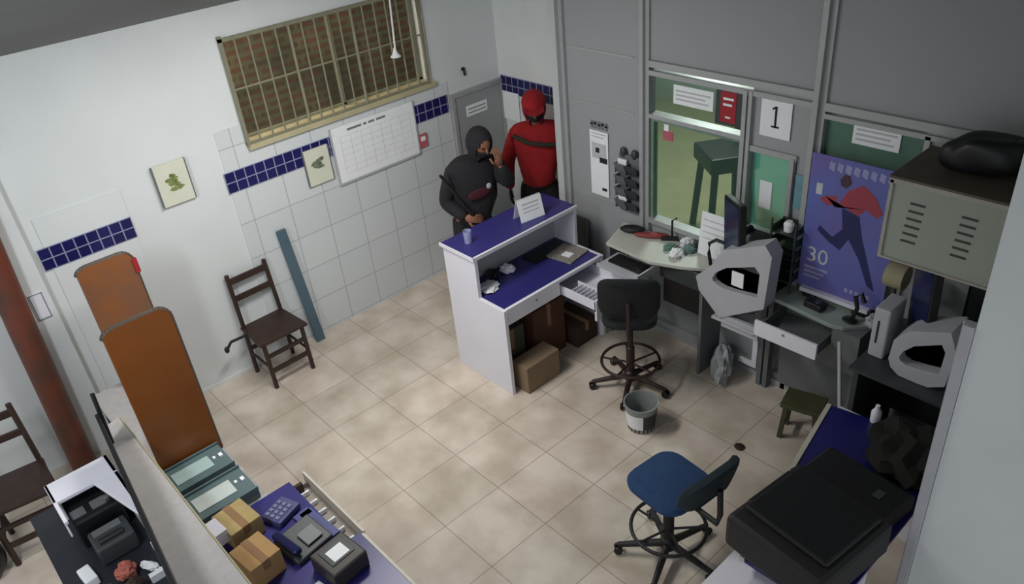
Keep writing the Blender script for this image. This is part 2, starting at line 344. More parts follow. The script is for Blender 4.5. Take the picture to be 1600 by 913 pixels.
# lobby behind the glass
struct('wall_lobby', bxs(((-2.3, 7.4, 0), (6.9, 7.5, 3.6)), ((-2.4, 3.44, 0), (-2.3, 7.5, 3.6)), ((-2.3, 3.44, 0), (1.2, 3.5, 3.6)), ((1.2, 2.95, 0), (1.26, 3.5, 3.6)), ((6.8, 2.95, 0), (6.9, 7.5, 3.6)), ((-2.3, 3.0, 3.6), (6.9, 7.5, 3.7))), M_lobwall)
struct('trim_9', bxs(((1.28, 2.9, .0), (6.8, 3.5, .006)), ((-2.3, 3.5, .0), (6.8, 7.4, .006))), M_lobfloor)
t = thing('lobby_chair', 'tall black chair standing in the greenish lobby behind the teller glass', 'chair', (1.62, 4.55, 0.007), -.6)
obj('seat', B_(box, (0, 0, .80), (.50, .48, .16)), M_dark, t, bevel=.02)
obj('backrest', B_(box, (.0, .2, 1.12), (.50, .08, .50)), M_dark, t, bevel=.02)
for sx in (-1, 1):
    for sy in (-1, 1): obj('leg', B_(tube, [(.18 * sx, .17 * sy, .74), (.24 * sx, .22 * sy, 0)], .035), M_dark, t, smooth=True)
t = thing('glass_sticker', 'small red and white sticker at the top of the teller glass', 'sticker', (2.23, YP + .02, 1.70))
obj('sheet', bxs(((2.20, YP + .019, 1.66), (2.29, YP + .024, 1.73))), M_pink, t, world=True); obj('white_patch', bxs(((2.21, YP + .019, 1.73), (2.25, YP + .024, 1.78))), M_paper, t, world=True)

# signs on the partition (thin sheets with depth)
def sheet(name, label, cat, x0, x1, z0, z1, m=M_paper, y=YP - .008, th=.004):
    t = thing(name, label, cat, ((x0 + x1) / 2, y, z0)); obj('sheet', bxs(((x0, y - th, z0), (x1, y, z1))), m, t, world=True); return t
def lines(t, x0, x1, z0, z1, n, m=M_ink, y=YP - .0135, frac=(1, .85, .95, .7), name='print_line'):
    bm = bmesh.new(); h = (z1 - z0) / n
    for k in range(n): bb(bm, (x0, y, z1 - h * (k + .65)), (x0 + (x1 - x0) * frac[k % 4], y + .001, z1 - h * (k + .25)))
    obj(name, bm, m, t, world=True)
t = sheet('number_sign', 'white sheet with a black number one beside the teller window', 'sign', 3.0, 3.215, 1.885, 2.165)
bm = bmesh.new(); bb(bm, (3.10, YP - .0135, 1.955), (3.115, YP - .012, 2.09)); bb(bm, (3.08, YP - .0135, 1.95), (3.135, YP - .012, 1.962)); box(bm, (3.094, YP - .013, 2.078), (.03, .001, .012), ry=-.6)
obj('numeral', bm, M_ink2, t, world=True)
t = sheet('glass_notice', 'white printed notice on the upper glass above the teller window', 'notice', 2.29, 2.62, 1.95, 2.085, y=YP + .02); lines(t, 2.31, 2.6, 1.97, 2.06, 3, M_lprint, y=YP + .0145)
t = sheet('red_notice', 'dark framed red notice beside the white one on the upper glass', 'notice', 2.64, 2.86, 1.88, 2.15, M_dgrey, y=YP + .02)
obj('red_panel', bxs(((2.68, YP + .013, 1.90), (2.80, YP + .016, 2.11))), M_red, t, world=True)
lines(t, 2.70, 2.78, 2.0, 2.08, 2, M_paper, y=YP + .0125); lines(t, 2.72, 2.76, 1.92, 1.95, 1, M_paper, y=YP + .0125)
t = sheet('glass_notice', 'white printed notice on the dark green glass above the purple poster', 'notice', 3.60, 3.88, 1.955, 2.075, y=YP + .02); lines(t, 3.62, 3.86, 1.97, 2.06, 3, M_lprint, y=YP + .0145)
t = sheet('poster_strip', 'tall narrow white leaflet poster on the grey panel', 'poster', 1.50, 1.69, 1.05, 1.60)
lines(t, 1.52, 1.67, 1.535, 1.59, 2, M_lprint); obj('photo_patch', bxs(((1.52, YP - .0135, 1.37), (1.67, YP - .0125, 1.5))), M_lprint, t, world=True)
obj('dark_patch', bxs(((1.60, YP - .0145, 1.34), (1.68, YP - .0125, 1.385)), ((1.56, YP - .0145, 1.42), (1.60, YP - .0125, 1.46)), ((1.62, YP - .0145, 1.10), (1.67, YP - .0125, 1.125))), M_ink2, t, world=True)
bm = bmesh.new()
for k, x in enumerate((1.51, 1.545, 1.585, 1.62, 1.66)): bb(bm, (x, YP - .006, 1.615), (x + .022, YP - .001, 1.675)); bb(bm, (x - .006, YP - .006, 1.64 + .01 * (k % 2)), (x + .03, YP - .001, 1.655 + .01 * (k % 2)))
tag(obj('dark_lettering', bm, M_ink), 'row of dark grey letters above the narrow leaflet poster', 'lettering')
t = sheet('slip_notice', 'small white card on the teal glass beside the teller window', 'card', 3.02, 3.11, 1.36, 1.56, y=YP + .02)
t = sheet('blue_strip', 'small cyan strip on the grey post beside the teal glass', 'label', 3.285, 3.355, 1.44, 1.68, mat('cyan_print', '6f9aa6', .6))

# leaflet holder
t = thing('leaflet_rack', 'grey wall rack of leaflet pockets beside the teller window', 'rack', (1.94, YP - .05, 1.0))
obj('back_plate', bxs(((1.82, YP - .03, 1.0), (2.03, YP - .008, 1.48))), M_grey, t, world=True)
for k, z in enumerate((1.04, 1.14, 1.24, 1.34)):
    for j, x in enumerate((1.82, 1.93)):
        bm = bmesh.new(); prism(bm, [(0, 0), (.035, .0), (.07, .085), (.062, .085), (.03, .008), (0, .008)], .1, lambda u, v, w_: (x + w_, YP - .03 - u, z + v)); bb(bm, (x, YP - .085, z), (x + .004, YP - .03, z + .08))
        obj('pocket', bm, M_dgrey if j else M_grey, t, world=True)
    if k in (0, 3): obj('leaflet', bxs(((1.83, YP - .06, z + .01), (1.915, YP - .045, z + .11))), M_paper, t, world=True)
for x in (1.86, 1.97): obj('knob', B_(ell, (x, YP - .03, 1.5), (.028, .02, .04), 12), M_dgrey, t, world=True, smooth=True)

# ------------------------------------------------------------------ reception desk
t = thing('reception_desk', 'white reception desk with navy top shelf and worktop', 'desk', (1.6, 1.93, 0))
prof = [(1.29, 0), (1.93, 0), (1.93, .765), (1.655, .765), (1.655, 1.09), (1.29, 1.09)]
for nm, y in (('side_panel', 1.40), ('side_panel', 2.43)):
    bm = bmesh.new(); prism(bm, prof, .03, lambda u, v, w_: (u, y + w_, v)); obj(nm, bm, M_white, t, world=True, bevel=.002)
obj('front_panel', bxs(((1.29, 1.43, .02), (1.315, 2.43, 1.09))), M_white, t, world=True)
obj('riser_panel', bxs(((1.40, 1.43, .75), (1.42, 2.43, 1.09))), M_lgrey, t, world=True)
obj('top_shelf', bxs(((1.27, 1.395, 1.09), (1.645, 2.465, 1.11))), M_blue, t, world=True)
obj('edge_band', bxs(((1.645, 1.39, 1.085), (1.662, 2.468, 1.113)), ((1.265, 1.387, 1.085), (1.662, 1.395, 1.113))), M_white, t, world=True)
obj('worktop', bxs(((1.42, 1.43, .745), (1.905, 2.43, .765))), M_blue, t, world=True)
obj('edge_band', bxs(((1.905, 1.43, .742), (1.93, 2.43, .768))), M_white, t, world=True)
dr = obj('drawer', bxs(((1.895, 1.44, .62), (1.915, 1.98, .735))), M_white, t, world=True, bevel=.002)
obj('lock', B_(tube, [(1.915, 1.73, .70), (1.922, 1.73, .70)], .008), M_steel, dr, world=True)
dr = obj('drawer', bxs(((1.5, 2.0, .60), (2.26, 2.012, .685)), ((1.5, 2.40, .60), (2.26, 2.412, .685)), ((1.5, 2.0, .60), (2.26, 2.412, .61)), ((2.25, 2.0, .52), (2.27, 2.412, .70))), M_white, t, world=True)
bm = bmesh.new()
for k in range(6): bb(bm, (2.0 + k * .04, 2.02, .61), (2.006 + k * .04, 2.14, .68))
bb(bm, (1.95, 2.14, .61), (2.24, 2.147, .685))
obj('coin_divider', bm, M_white, dr, world=True)

tag(obj('glass_tumbler', B_(lathe, [(.026, 1.111), (.032, 1.21), (.029, 1.209), (.023, 1.116)], (1.44, 1.53, 0)), mat('clear_plastic', 'b9bde0', .1, alpha=.45), smooth=True), 'clear tumbler on the near end of the navy top shelf', 'tumbler')
t = thing('counter_sign', 'white folded paper sign on the navy top shelf', 'sign', (1.5, 2.1, 1.111), -.15)
bm = bmesh.new(); box(bm, (.03, 0, .085), (.003, .22, .175), ry=-.28); box(bm, (-.03, 0, .085), (.003, .22, .175), ry=.28); obj('card', bm, M_paper, t)
bm = bmesh.new()
for k in range(3): box(bm, (.037 - .008 * k + .0, 0, .07 + .03 * k), (.001, .15, .008), ry=-.28)
obj('print_line', bm, M_lprint, t)

def crumple(name, label, c, s, m, seed, cat='paper', n=3):
    rnd = random.Random(seed); bm = bmesh.new()
    bmesh.ops.create_icosphere(bm, subdivisions=n, radius=1)
    for v in bm.verts:
        k = 1 + rnd.uniform(-.28, .12); v.co = Vector((v.co.x * s[0] * k, v.co.y * s[1] * k, max(v.co.z, -.6) * s[2] * k))
    zmin = min(v.co.z for v in bm.verts)
    bm.transform(Matrix.Translation((c[0], c[1], c[2] - zmin)) @ Matrix.Rotation(rnd.uniform(0, 3), 4, 'Z'))
    return tag(obj(name, bm, m), label, cat)
crumple('crumpled_paper', 'crumpled white paper at the near end of the navy worktop', (1.60, 1.55, .766), (.075, .1, .02), M_paper, 1)
crumple('crumpled_paper', 'crumpled white paper behind the black pouch on the navy worktop', (1.53, 1.80, .766), (.06, .05, .04), M_paper, 2)
crumple('small_pouch', 'small dark pouch between two crumpled papers on the navy worktop', (1.50, 1.67, .766), (.05, .06, .04), M_dark2, 3, 'pouch')
tag(obj('open_folder', bxs(((1.46, 2.02, .766), (1.62, 2.40, .775))), M_dark, bevel=.003), 'black open folder at the far end of the navy worktop', 'folder')
t = tag(obj('newspaper', B_(box, (1.70, 2.29, .772), (.24, .25, .010), rz=.15), mat('newsprint', '9a938a', .8, var=.25, scale=40)), 'printed newspaper lying beside the black folder on the navy worktop', 'newspaper')
obj('photo_patch', B_(box, (1.72, 2.27, .7785), (.08, .07, .002), rz=.15), M_paper, t)

t = thing('grey_board', 'dark grey board standing behind the far end of the reception desk', 'board', (1.38, 2.79, 0)); obj('sheet', bxs(((1.30, 2.77, 0), (1.46, 2.79, .80))), M_dgrey, t, world=True, bevel=.003); obj('edge_strip', bxs(((1.46, 2.768, 0), (1.468, 2.79, .80))), M_grey, t, world=True)
# boxes under the reception desk
def carton(name, label, c, s, rz, m, group=None, flap=True, tape=True):
    t = thing(name, label, 'box', c, rz, group)
    obj('body', B_(box, (0, 0, s[2] / 2), s), m, t, bevel=.004)
    if tape: obj('tape', bxs(((-s[0] / 2 - .001, -.02, s[2] * .6), (s[0] / 2 + .001, .02, s[2] + .0015))), M_cardl if m is M_card else M_card, t)
    return t
carton('cardboard_box', 'brown cardboard box on the floor, nearest under the reception desk', (1.93, 1.66, 0), (.17, .34, .24), 0, mat('box_front', '87725a', .85, var=.06), tape=False)
carton('cardboard_box', 'tall brown carton behind the drawer front of the reception desk', (1.65, 1.95, 0), (.3, .34, .5), 0, mat('deep_brown_card', '5a3a28', .85, var=.1))
carton('cardboard_box', 'olive grey carton at the near end deep under the reception desk', (1.62, 1.58, 0), (.3, .25, .44), 0, mat('olive_card', '4b4a3a', .85, var=.1))
carton('cardboard_box', 'dark brown low carton at the far end under the reception desk', (1.72, 2.28, 0), (.34, .24, .2), 0, mat('dark_card', '3d2a22', .85, var=.1))

# ------------------------------------------------------------------ wooden chair
def wooden_chair(label, loc, rz, rod=False):
    t = thing('wooden_chair', label, 'chair', loc, rz)       # faces +x
    hw = .17
    for s in (-1, 1):
        obj('back_post', B_(tube, [(-.16, hw * s, 0), (-.15, hw * s, .42), (-.19, hw * s * .95, .92)], .018, 8), M_wood, t)
        obj('front_leg', B_(tube, [(.17, hw * s, 0), (.16, hw * s, .42)], .019, 8), M_wood, t)
        obj('side_stretcher', B_(tube, [(-.155, hw * s, .2), (.165, hw * s, .2)], .011, 8), M_wood, t)
    obj('seat', B_(prism, [(-.18, -.19), (.19, -.21), (.2, .21), (-.18, .19)], .03, lambda u, v, w_: (u, v, .42 + w_)), M_wood, t, bevel=.006)
    for z, h in ((.86, .055), (.71, .05)):
        obj('back_slat', B_(box, (-.18 + (.86 - z) * .08, 0, z), (.018, 2 * hw, h)), M_wood, t, bevel=.004)
    obj('front_stretcher', B_(box, (.165, 0, .16), (.022, 2 * hw, .035)), M_wood, t)
    obj('front_stretcher', B_(box, (.165, 0, .30), (.022, 2 * hw, .03)), M_wood, t)
    obj('rear_stretcher', B_(box, (-.155, 0, .24), (.02, 2 * hw, .03)), M_wood, t)
    if rod:
        bm = bmesh.new(); tube(bm, [(-.05, -.19, .44), (-.06, -.33, .44), (-.06, -.37, .40)], .012, 8); ell(bm, (-.06, -.38, .39), (.02, .02, .03), 10); obj('side_hook', bm, M_dark, t, smooth=True)
    return t
wooden_chair('dark wooden ladder back chair against the window wall beside the blue plank', (.235, .36, 0), .02, True)
wooden_chair('dark wooden chair between the white printer unit and the window wall', (.62, -1.66, 0), -.12)
bm = bmesh.new(); prism(bm, [(-.04, 0), (.04, 0), (.04, 1.09), (-.04, 1.09)], .025, lambda u, v, w_: (.085 - .065 * v / 1.1 + w_ , .79 + u - .06 * v, .003 + v))
tag(obj('leaning_plank', bm, M_plank, bevel=.002), 'blue grey plank leaning on the tiled wall next to the wooden chair', 'plank')

# ------------------------------------------------------------------ swivel drafting chairs
def swivel(label, loc, rz, m_seat, m_base, seat_z, back_c, cat='chair', bk=(.4, .3), bm_m=None, yaw=0, tilt=.1, sw=.4):
    t = thing('swivel_stool', label, cat, loc, rz)          # faces +x, back at -x
    for k in range(5):
        a = 2 * PI * k / 5 + .5 + yaw; c, s = math.cos(a), math.sin(a)
        lg = obj('base_leg', B_(tube, [(.03 * c, .03 * s, .10), (.29 * c, .29 * s, .065)], .024, 8, .016), m_base, t, smooth=True)
        bm = bmesh.new()
        for q in (-.018, .018):
            lathe(bm, [(.024, -.009), (.028, 0), (.024, .009)], m=Matrix.Translation((.29 * c - s * q, .29 * s + c * q, .029)) @ Matrix.Rotation(a, 4, 'Z') @ Matrix.Rotation(PI / 2, 4, 'X'), seg=14)
        obj('caster', bm, M_dark, lg, smooth=True)
    obj('column', B_(lathe, [(.045, .07), (.045, .14), (.032, .15), (.032, .36), (.022, .37), (.022, seat_z - .05), (.06, seat_z - .045), (.06, seat_z - .02)]), m_base, t, smooth=True)
    bm = bmesh.new(); ring(bm, (0, 0, .24), .215, .011)
    for k in range(5):
        a = 2 * PI * k / 5 + .2; tube(bm, [(.03 * math.cos(a), .03 * math.sin(a), .22), (.21 * math.cos(a), .21 * math.sin(a), .24)], .008, 6)
    obj('foot_ring', bm, m_base, t, smooth=True)
    bm = bmesh.new(); pts = rrect(sw, sw * .98, .11, 6); n = len(pts); lv = []
    for z, k in ((-.03, .86), (-.01, .98), (.015, 1.0), (.032, .95), (.04, .8)): lv.append([bm.verts.new((u * k, v * k, seat_z + z)) for u, v in pts])
    for i in range(len(lv) - 1):
        for k in range(n): bm.faces.new((lv[i][k], lv[i][(k + 1) % n], lv[i + 1][(k + 1) % n], lv[i + 1][k]))
    bm.faces.new(lv[0][::-1]); bm.faces.new(lv[-1]); obj('seat', bm, m_seat, t, smooth=True)
    bx, bz = back_c
    obj('back_bar', B_(tube, [(-.05, 0, seat_z - .035), (bx - .03, 0, seat_z - .03), (bx - .045, 0, seat_z + .05), (bx - .035, 0, bz)], .016, 8), m_base, t, smooth=True)
    bm = bmesh.new(); pts = rrect(bk[0], bk[1], .09, 6); n = len(pts); lv = []
    for d_, k in ((-.028, .85), (-.02, .97), (.005, 1.0), (.024, .95), (.03, .8)):
        lv.append([bm.verts.new((bx + d_ + 1.1 * (u * k) ** 2 - tilt * v * k, u * k, bz + v * k)) for u, v in pts])
    for i in range(len(lv) - 1):
        for k in range(n): bm.faces.new((lv[i][k], lv[i][(k + 1) % n], lv[i + 1][(k + 1) % n], lv[i + 1][k]))
    bm.faces.new(lv[0][::-1]); bm.faces.new(lv[-1]); obj('backrest', bm, bm_m or m_seat, t, smooth=True)
    return t
swivel('blue seated swivel stool with black foot ring standing in the foreground', (3.70, 1.02, 0), PI - .1, M_fabblue, M_dark2, .58, (-.31, .80), yaw=.3, bm_m=mat('dark_green_black_fabric', '1b2a30', .9), bk=(.42, .22), tilt=.25)
swivel('black backed swivel stool with brown base at the teller desk', (2.52, 2.08, 0), math.radians(128), M_fabblk, M_basebrown, .66, (-.2, .90), bk=(.43, .33))

# bucket
t = thing('plastic_bucket', 'grey labelled plastic bucket on the floor behind the blue stool', 'bucket', (2.87, 1.78, 0))
obj('body', B_(lathe, [(.092, 0), (.095, .005), (.118, .215), (.124, .217), (.124, .227), (.114, .227), (.09, .012), (.0001, .01)]), M_bucket, t, smooth=True)
def wrap(bm, r0, r1, z0, z1, a0, a1):
    n = 12; vs = []
    for i in range(n + 1):
        a = a0 + (a1 - a0) * i / n; vs.append((bm.verts.new((r0 * math.cos(a), r0 * math.sin(a), z0)), bm.verts.new((r1 * math.cos(a), r1 * math.sin(a), z1))))
    for i in range(n): bm.faces.new((vs[i][0], vs[i + 1][0], vs[i + 1][1], vs[i][1]))
bm = bmesh.new(); wrap(bm, .099, .1145, .04, .17, -2.5, -.75); obj('label_sheet', bm, M_paper, t, smooth=True)
bm = bmesh.new(); wrap(bm, .099, .1145, .04, .17, -.75, .9); wrap(bm, .0955, .0995, .006, .04, -2.6, 1.2); obj('dark_label', bm, mat('dark_maroon_label', '3a3036', .6), t, smooth=True)
bm = bmesh.new(); tube(bm, [(.12 * math.cos(a), .12 * math.sin(a) , .21 + .085 * math.sin(a) if False else .225) for a in [PI * .1 + PI * .9 * k / 12 for k in range(13)]], .003, 6); obj('handle', bm, M_steel, t, smooth=True)

# little olive stool, floor pad
t = thing('low_stool', 'small olive wooden stool on the floor under the second teller desk', 'stool', (3.73, 2.42, 0), .25)
obj('seat', B_(box, (0, 0, .29), (.26, .2, .03)), M_olive, t, bevel=.004)
for sx in (-1, 1):
    for sy in (-1, 1): obj('leg', B_(box, (.105 * sx, .075 * sy, .14), (.03, .03, .28), ry=-.08 * sx), M_olive, t)
    obj('stretcher', B_(box, (.108 * sx, 0, .1), (.02, .15, .025)), M_olive, t)
ob = B_(lathe, [(.0, 0), (.03, 0), (.035, .008), (.02, .014)], (3.50, 2.05, .001)); tag(obj('bottle_cap', ob, M_wood, smooth=True), 'small dark cap lying on the bare floor beside the desk', 'cap')

# ------------------------------------------------------------------ teller desk 1
def top(bm, pts, z0, z1): prism(bm, pts, z1 - z0, lambda u, v, w_: (u, v, z0 + w_))
t = thing('teller_desk', 'pale teller desk under the glass window with angled front', 'desk', (2.4, 2.65, 0))
p1 = [(1.98, 2.44), (2.42, 2.42), (2.64, 2.50), (2.86, 2.62), (2.86, 2.79), (1.86, 2.79)]
bm = bmesh.new(); top(bm, p1, .875, .9); obj('worktop', bm, M_desk, t, world=True, bevel=.003)
obj('under_desk_shade', bxs(((2.46, 2.54, .52), (2.80, 2.78, .872))), M_dark, t, world=True)  # dark block put in to stand for the deep shade under the worktop
obj('fascia', bxs(((2.44, 2.52, .74), (2.84, 2.54, .875))), M_dgrey, t, world=True)
for x in (1.92, 2.80): obj('side_panel', bxs(((x, 2.52, .0), (x + .025, 2.77, .875))), M_grey, t, world=True)
obj('keyboard_tray', bxs(((2.05, 2.26, .80), (2.44, 2.50, .815)), ((2.05, 2.25, .80), (2.44, 2.262, .83)), ((2.44, 2.25, .80), (2.452, 2.50, .86))), M_lgrey, t, world=True)
t = thing('keyboard', 'black keyboard on the pull out tray of the pale teller desk', 'keyboard', (2.24, 2.40, .8155))
obj('body', B_(box, (0, 0, .009), (.30, .13, .018)), M_dark, t, bevel=.003)
bm = bmesh.new()
for i in range(12):
    for j in range(4): box(bm, (-.13 + i * .0236, -.042 + j * .028, .021), (.019, .022, .005))
obj('keys', bm, M_dark2, t)
# things on desk 1
t = thing('pouch', 'black and red pouch pair on the pale teller desk', 'pouch', (2.05, 2.70, .9005), .5)
bm = bmesh.new(); ell(bm, (-.02, .0, .03), (.1, .05, .028), 16); obj('body', bm, M_dark2, t, smooth=True)
t = tag(obj('red_pouch', B_(ell, (2.20, 2.715, .922), (.14, .035, .021), 16, (0, 0, .55)), mat('red_leather', '8f3b3b', .6), smooth=True), 'long dull red purse on the pale teller desk beside the pouch', 'purse')
tag(obj('stapler', B_(box, (2.335, 2.765, .915), (.13, .03, .03), rz=.6), M_dark2, bevel=.006), 'black stapler by the glass at the corner of the pale teller desk', 'stapler')
crumple('tissue', 'white crumpled tissue on the ledge inside the teller glass', (2.50, 2.765, .9005), (.06, .02, .05), M_paper, 11, 'tissue')
crumple('paper_scrap', 'white torn slips heaped on the pale teller desk', (2.52, 2.60, .9005), (.05, .06, .035), M_paper, 12)
crumple('green_slips', 'grey green slips behind the torn white paper on the teller desk', (2.56, 2.72, .9005), (.05, .05, .03), mat('green_paper', '5f7f78', .8), 13)
crumple('green_slips', 'grey green slips in front by the edge of the teller desk', (2.42, 2.66, .9005), (.06, .045, .025), mat('green_paper', '5f7f78', .8), 14)
t = thing('paper_board', 'white paper sheet on a stand leaning on the teller glass', 'paper', (2.74, 2.72, .9), 0)
bm = bmesh.new(); box(bm, (2.76, 2.745, 1.075), (.27, .006, .33), rx=-.12); obj('sheet', bm, M_paper, t, world=True)
bm = bmesh.new()
for k in range(4): box(bm, (2.74, 2.738 + .006 * (k - 2), 1.10 + .045 * (k - 1)), (.18, .002, .004), rx=-.12)
obj('print_line', bm, M_lprint, t, world=True)
obj('stand_foot', bxs(((2.66, 2.70, .9), (2.84, 2.79, .912))), M_lgrey, t, world=True)
bm = bmesh.new(); tube(bm, [(2.34, 2.79, .9), (2.34, 2.79, 1.06), (2.38, 2.79, 1.09)], .008, 8); tag(obj('microphone', bm, M_dark, smooth=True), 'thin black microphone stem at the foot of the teller glass', 'microphone')
bm = bmesh.new(); tube(bm, [(2.80, 2.64, .91), (2.78, 2.64, 1.0), (2.78, 2.64, 1.08), (2.83, 2.65, 1.12), (2.90, 2.66, 1.11), (2.93, 2.67, 1.06)], .013, 8)
tag(obj('cable_loop', bm, M_dark, smooth=True), 'black cable looping in front of the white sheet', 'cable')
bm = bmesh.new(); box(bm, (3.0, 2.77, 1.2), (.09, .035, .05), ry=-.7); box(bm, (2.965, 2.77, 1.13), (.03, .03, .1), ry=.3)
tag(obj('desk_camera', bm, M_dark, bevel=.008), 'small black device mounted under the teal glass', 'device')

# ------------------------------------------------------------------ lottery style terminals
def terminal(label, x, y, z, prof, hole, depth, scr, slip, foot):
    t = thing('sales_terminal', label, 'terminal', (x, y, z))
    # housing: outline with an opening made from a ring of quads
    bm = bmesh.new(); n = len(prof)
    def P(p, w_): return (p[0], y + w_, p[1])
    o0 = [bm.verts.new(P(p, 0)) for p in prof]; o1 = [bm.verts.new(P(p, depth)) for p in prof]
    h0 = [bm.verts.new(P(p, 0)) for p in hole]; h1 = [bm.verts.new(P(p, depth * .8)) for p in hole]
    for i in range(n):
        j = (i + 1) % n
        bm.faces.new((o0[i], o0[j], h0[j], h0[i])); bm.faces.new((o0[i], o1[i], o1[j], o0[j])); bm.faces.new((h0[i], h0[j], h1[j], h1[i]))
    bm.faces.new(o1)
    obj('housing', bm, M_lgrey, t, world=True, bevel=.002)
    bm = bmesh.new(); f = [bm.verts.new(P(p, depth * .35)) for p in hole]; bm.faces.new(f); bmesh.ops.solidify(bm, geom=bm.faces[:], thickness=.01)
    obj('inner_panel', bm, mat('navy_panel', '2b2f6a', .5), t, world=True)
    if slip: obj('paper_slip', bxs(((slip[0], y + depth * .2, slip[2]), (slip[1], y + depth * .25, slip[3]))), M_paper, t, world=True)
    s = obj('monitor', B_(box, scr[0], scr[1], rz=scr[2], rx=scr[3]), M_dark, t, world=True, bevel=.008)
    c, sz = Vector(scr[0]), scr[1]
    bm = bmesh.new(); m = Euler((scr[3], 0, scr[2])).to_matrix(); q = c + m @ Vector((-sz[0] / 2 - .001, 0, 0)); box(bm, q, (.003, sz[1] * .92, sz[2] * .9), rz=scr[2], rx=scr[3]); obj('screen', bm, M_screen, s, world=True)
    obj('top_bezel', foot, M_dgrey, t, world=True, bevel=.01)
    return t
pr = [(2.83, .93), (2.86, .83), (2.98, .72), (3.04, .67), (3.12, .72), (3.37, .88), (3.395, 1.28), (3.34, 1.35), (3.04, 1.21), (2.95, 1.06)]
hl = [(2.965, .965), (2.975, .945), (3.02, .925), (3.06, .92), (3.15, .925), (3.315, .95), (3.32, 1.13), (3.28, 1.17), (3.07, 1.085), (2.99, 1.02)]
terminal('grey sales terminal with triangular opening beside the pale teller desk', 3.1, 2.42, .67, pr, hl, .13,
         ((3.03, 2.56, 1.29), (.05, .28, .44), .95, -.12), (3.10, 3.19, .955, 1.065), bxs(((2.99, 2.45, 1.10), (3.33, 2.64, 1.15))))
tag(obj('bracket_shelf', bxs(((2.98, 2.41, .648), (3.32, 2.60, .669)), ((3.10, 2.60, .58), (3.13, 2.80, .669)), ((3.05, 2.43, .60), (3.34, 2.46, .70))), M_lgrey, bevel=.004), 'pale bracket shelf carrying the sales terminal beside the pale desk', 'shelf')
pr2 = [(4.27, 1.04), (4.29, .99), (4.34, .955), (4.44, .952), (4.50, .955), (4.58, 1.0), (4.60, 1.22), (4.55, 1.34), (4.35, 1.26), (4.28, 1.17)]
hl2 = [(4.325, 1.075), (4.335, 1.055), (4.37, 1.04), (4.42, 1.045), (4.46, 1.05), (4.54, 1.065), (4.545, 1.21), (4.52, 1.25), (4.39, 1.18), (4.34, 1.12)]
terminal('grey sales terminal below the cream wall cabinet', 4.4, 2.22, .95, pr2, hl2, .2,
         ((4.32, 2.44, 1.34), (.05, .26, .44), .75, -.1), None, bxs(((4.27, 2.30, 1.10), (4.54, 2.5, 1.16))))
t = tag(obj('side_table', bxs(((4.10, 2.13, .93), (4.86, 2.78, .95)), ((4.12, 2.16, 0), (4.15, 2.76, .93)), ((4.81, 2.16, 0), (4.84, 2.76, .93)), ((4.12, 2.72, .3), (4.84, 2.74, .93))), M_dgrey), 'dark narrow table under the terminal below the cream cabinet', 'table')
t = tag(obj('white_unit', bxs(((4.12, 2.30, .951), (4.21, 2.50, 1.28))), M_lgrey, bevel=.01), 'upright pale grey unit with a slot beside the terminal below the cabinet', 'unit')
obj('slot', bxs(((4.15, 2.297, 1.05), (4.16, 2.30, 1.2))), M_dark, t)

# tray tower
t = thing('tray_tower', 'dark green stack of letter trays between the two teller desks', 'tray', (3.33, 2.70, .9))
for k in range(5):
    z = .98 + k * .085
    obj('tray', bxs(((3.24, 2.655, z), (3.41, 2.79, z + .008)), ((3.24, 2.655, z), (3.248, 2.79, z + .05)), ((3.402, 2.655, z), (3.41, 2.79, z + .05)), ((3.24, 2.785, z), (3.41, 2.79, z + .06))), mat('dark_green_plastic', '2c3a33', .5), t, world=True)
obj('post', bxs(((3.235, 2.65, .88), (3.245, 2.66, 1.42)), ((3.405, 2.65, .9), (3.415, 2.66, 1.42))), M_dgrey, t, world=True)
obj('cup', B_(lathe, [(.03, 0), (.035, .05), (.02, .07)], (3.33, 2.71, 1.33)), M_paper, t, world=True, smooth=True)
tag(obj('tower_shelf', bxs(((3.05, 2.70, .86), (3.33, 2.79, .88)), ((3.24, 2.65, .86), (3.33, 2.79, .88)), ((3.22, 2.76, .0), (3.25, 2.79, .86))), M_grey), 'grey shelf under the letter trays', 'shelf')
tag(obj('green_box', B_(box, (3.14, 2.745, .99), (.16, .08, .22)), mat('dull_green_box', '5c6a60', .7), bevel=.004), 'dull green grey box beside the letter trays', 'box')
# papers and bag beneath desk 1
crumple('plastic_bag', 'pale grey polythene bag on the floor between the teller desks', (2.96, 2.61, .0), (.17, .08, .16), M_bag, 21, 'bag')
tag(obj('angle_bracket', bxs(((3.02, 2.74, .10), (3.17, 2.76, .14)), ((3.13, 2.74, .14), (3.17, 2.76, .44))), M_white), 'white angle bracket at the foot of the partition', 'bracket')
tag(obj('socket_box', bxs(((2.86, 2.745, .06), (2.96, 2.772, .12))), M_paper, bevel=.004), 'small white socket box on the partition skirting', 'socket')

# ------------------------------------------------------------------ teller desk 2
t = thing('teller_desk', 'grey green teller desk in front of the purple poster', 'desk', (3.7, 2.65, 0))
bm = bmesh.new(); top(bm, [(3.335, 2.56), (3.79, 2.51), (3.86, 2.53), (4.06, 2.74), (4.06, 2.79), (3.34, 2.79)], .872, .9); obj('worktop', bm, M_desk2, t, world=True, bevel=.004)
obj('pedestal', bxs(((3.80, 2.52, .58), (3.98, 2.78, .872)), ((3.36, 2.72, .1), (3.98, 2.78, .872)), ((3.94, 2.56, 0), (3.98, 2.78, .58))), M_grey, t, world=True)
dr = obj('drawer', bxs(((3.36, 2.34, .72), (3.80, 2.36, .835))), M_white, t, world=True, bevel=.003)
obj('drawer_tray', bxs(((3.38, 2.36, .72), (3.39, 2.7, .80)), ((3.77, 2.36, .72), (3.78, 2.7, .80)), ((3.38, 2.36, .72), (3.78, 2.7, .73))), M_grey, dr, world=True)
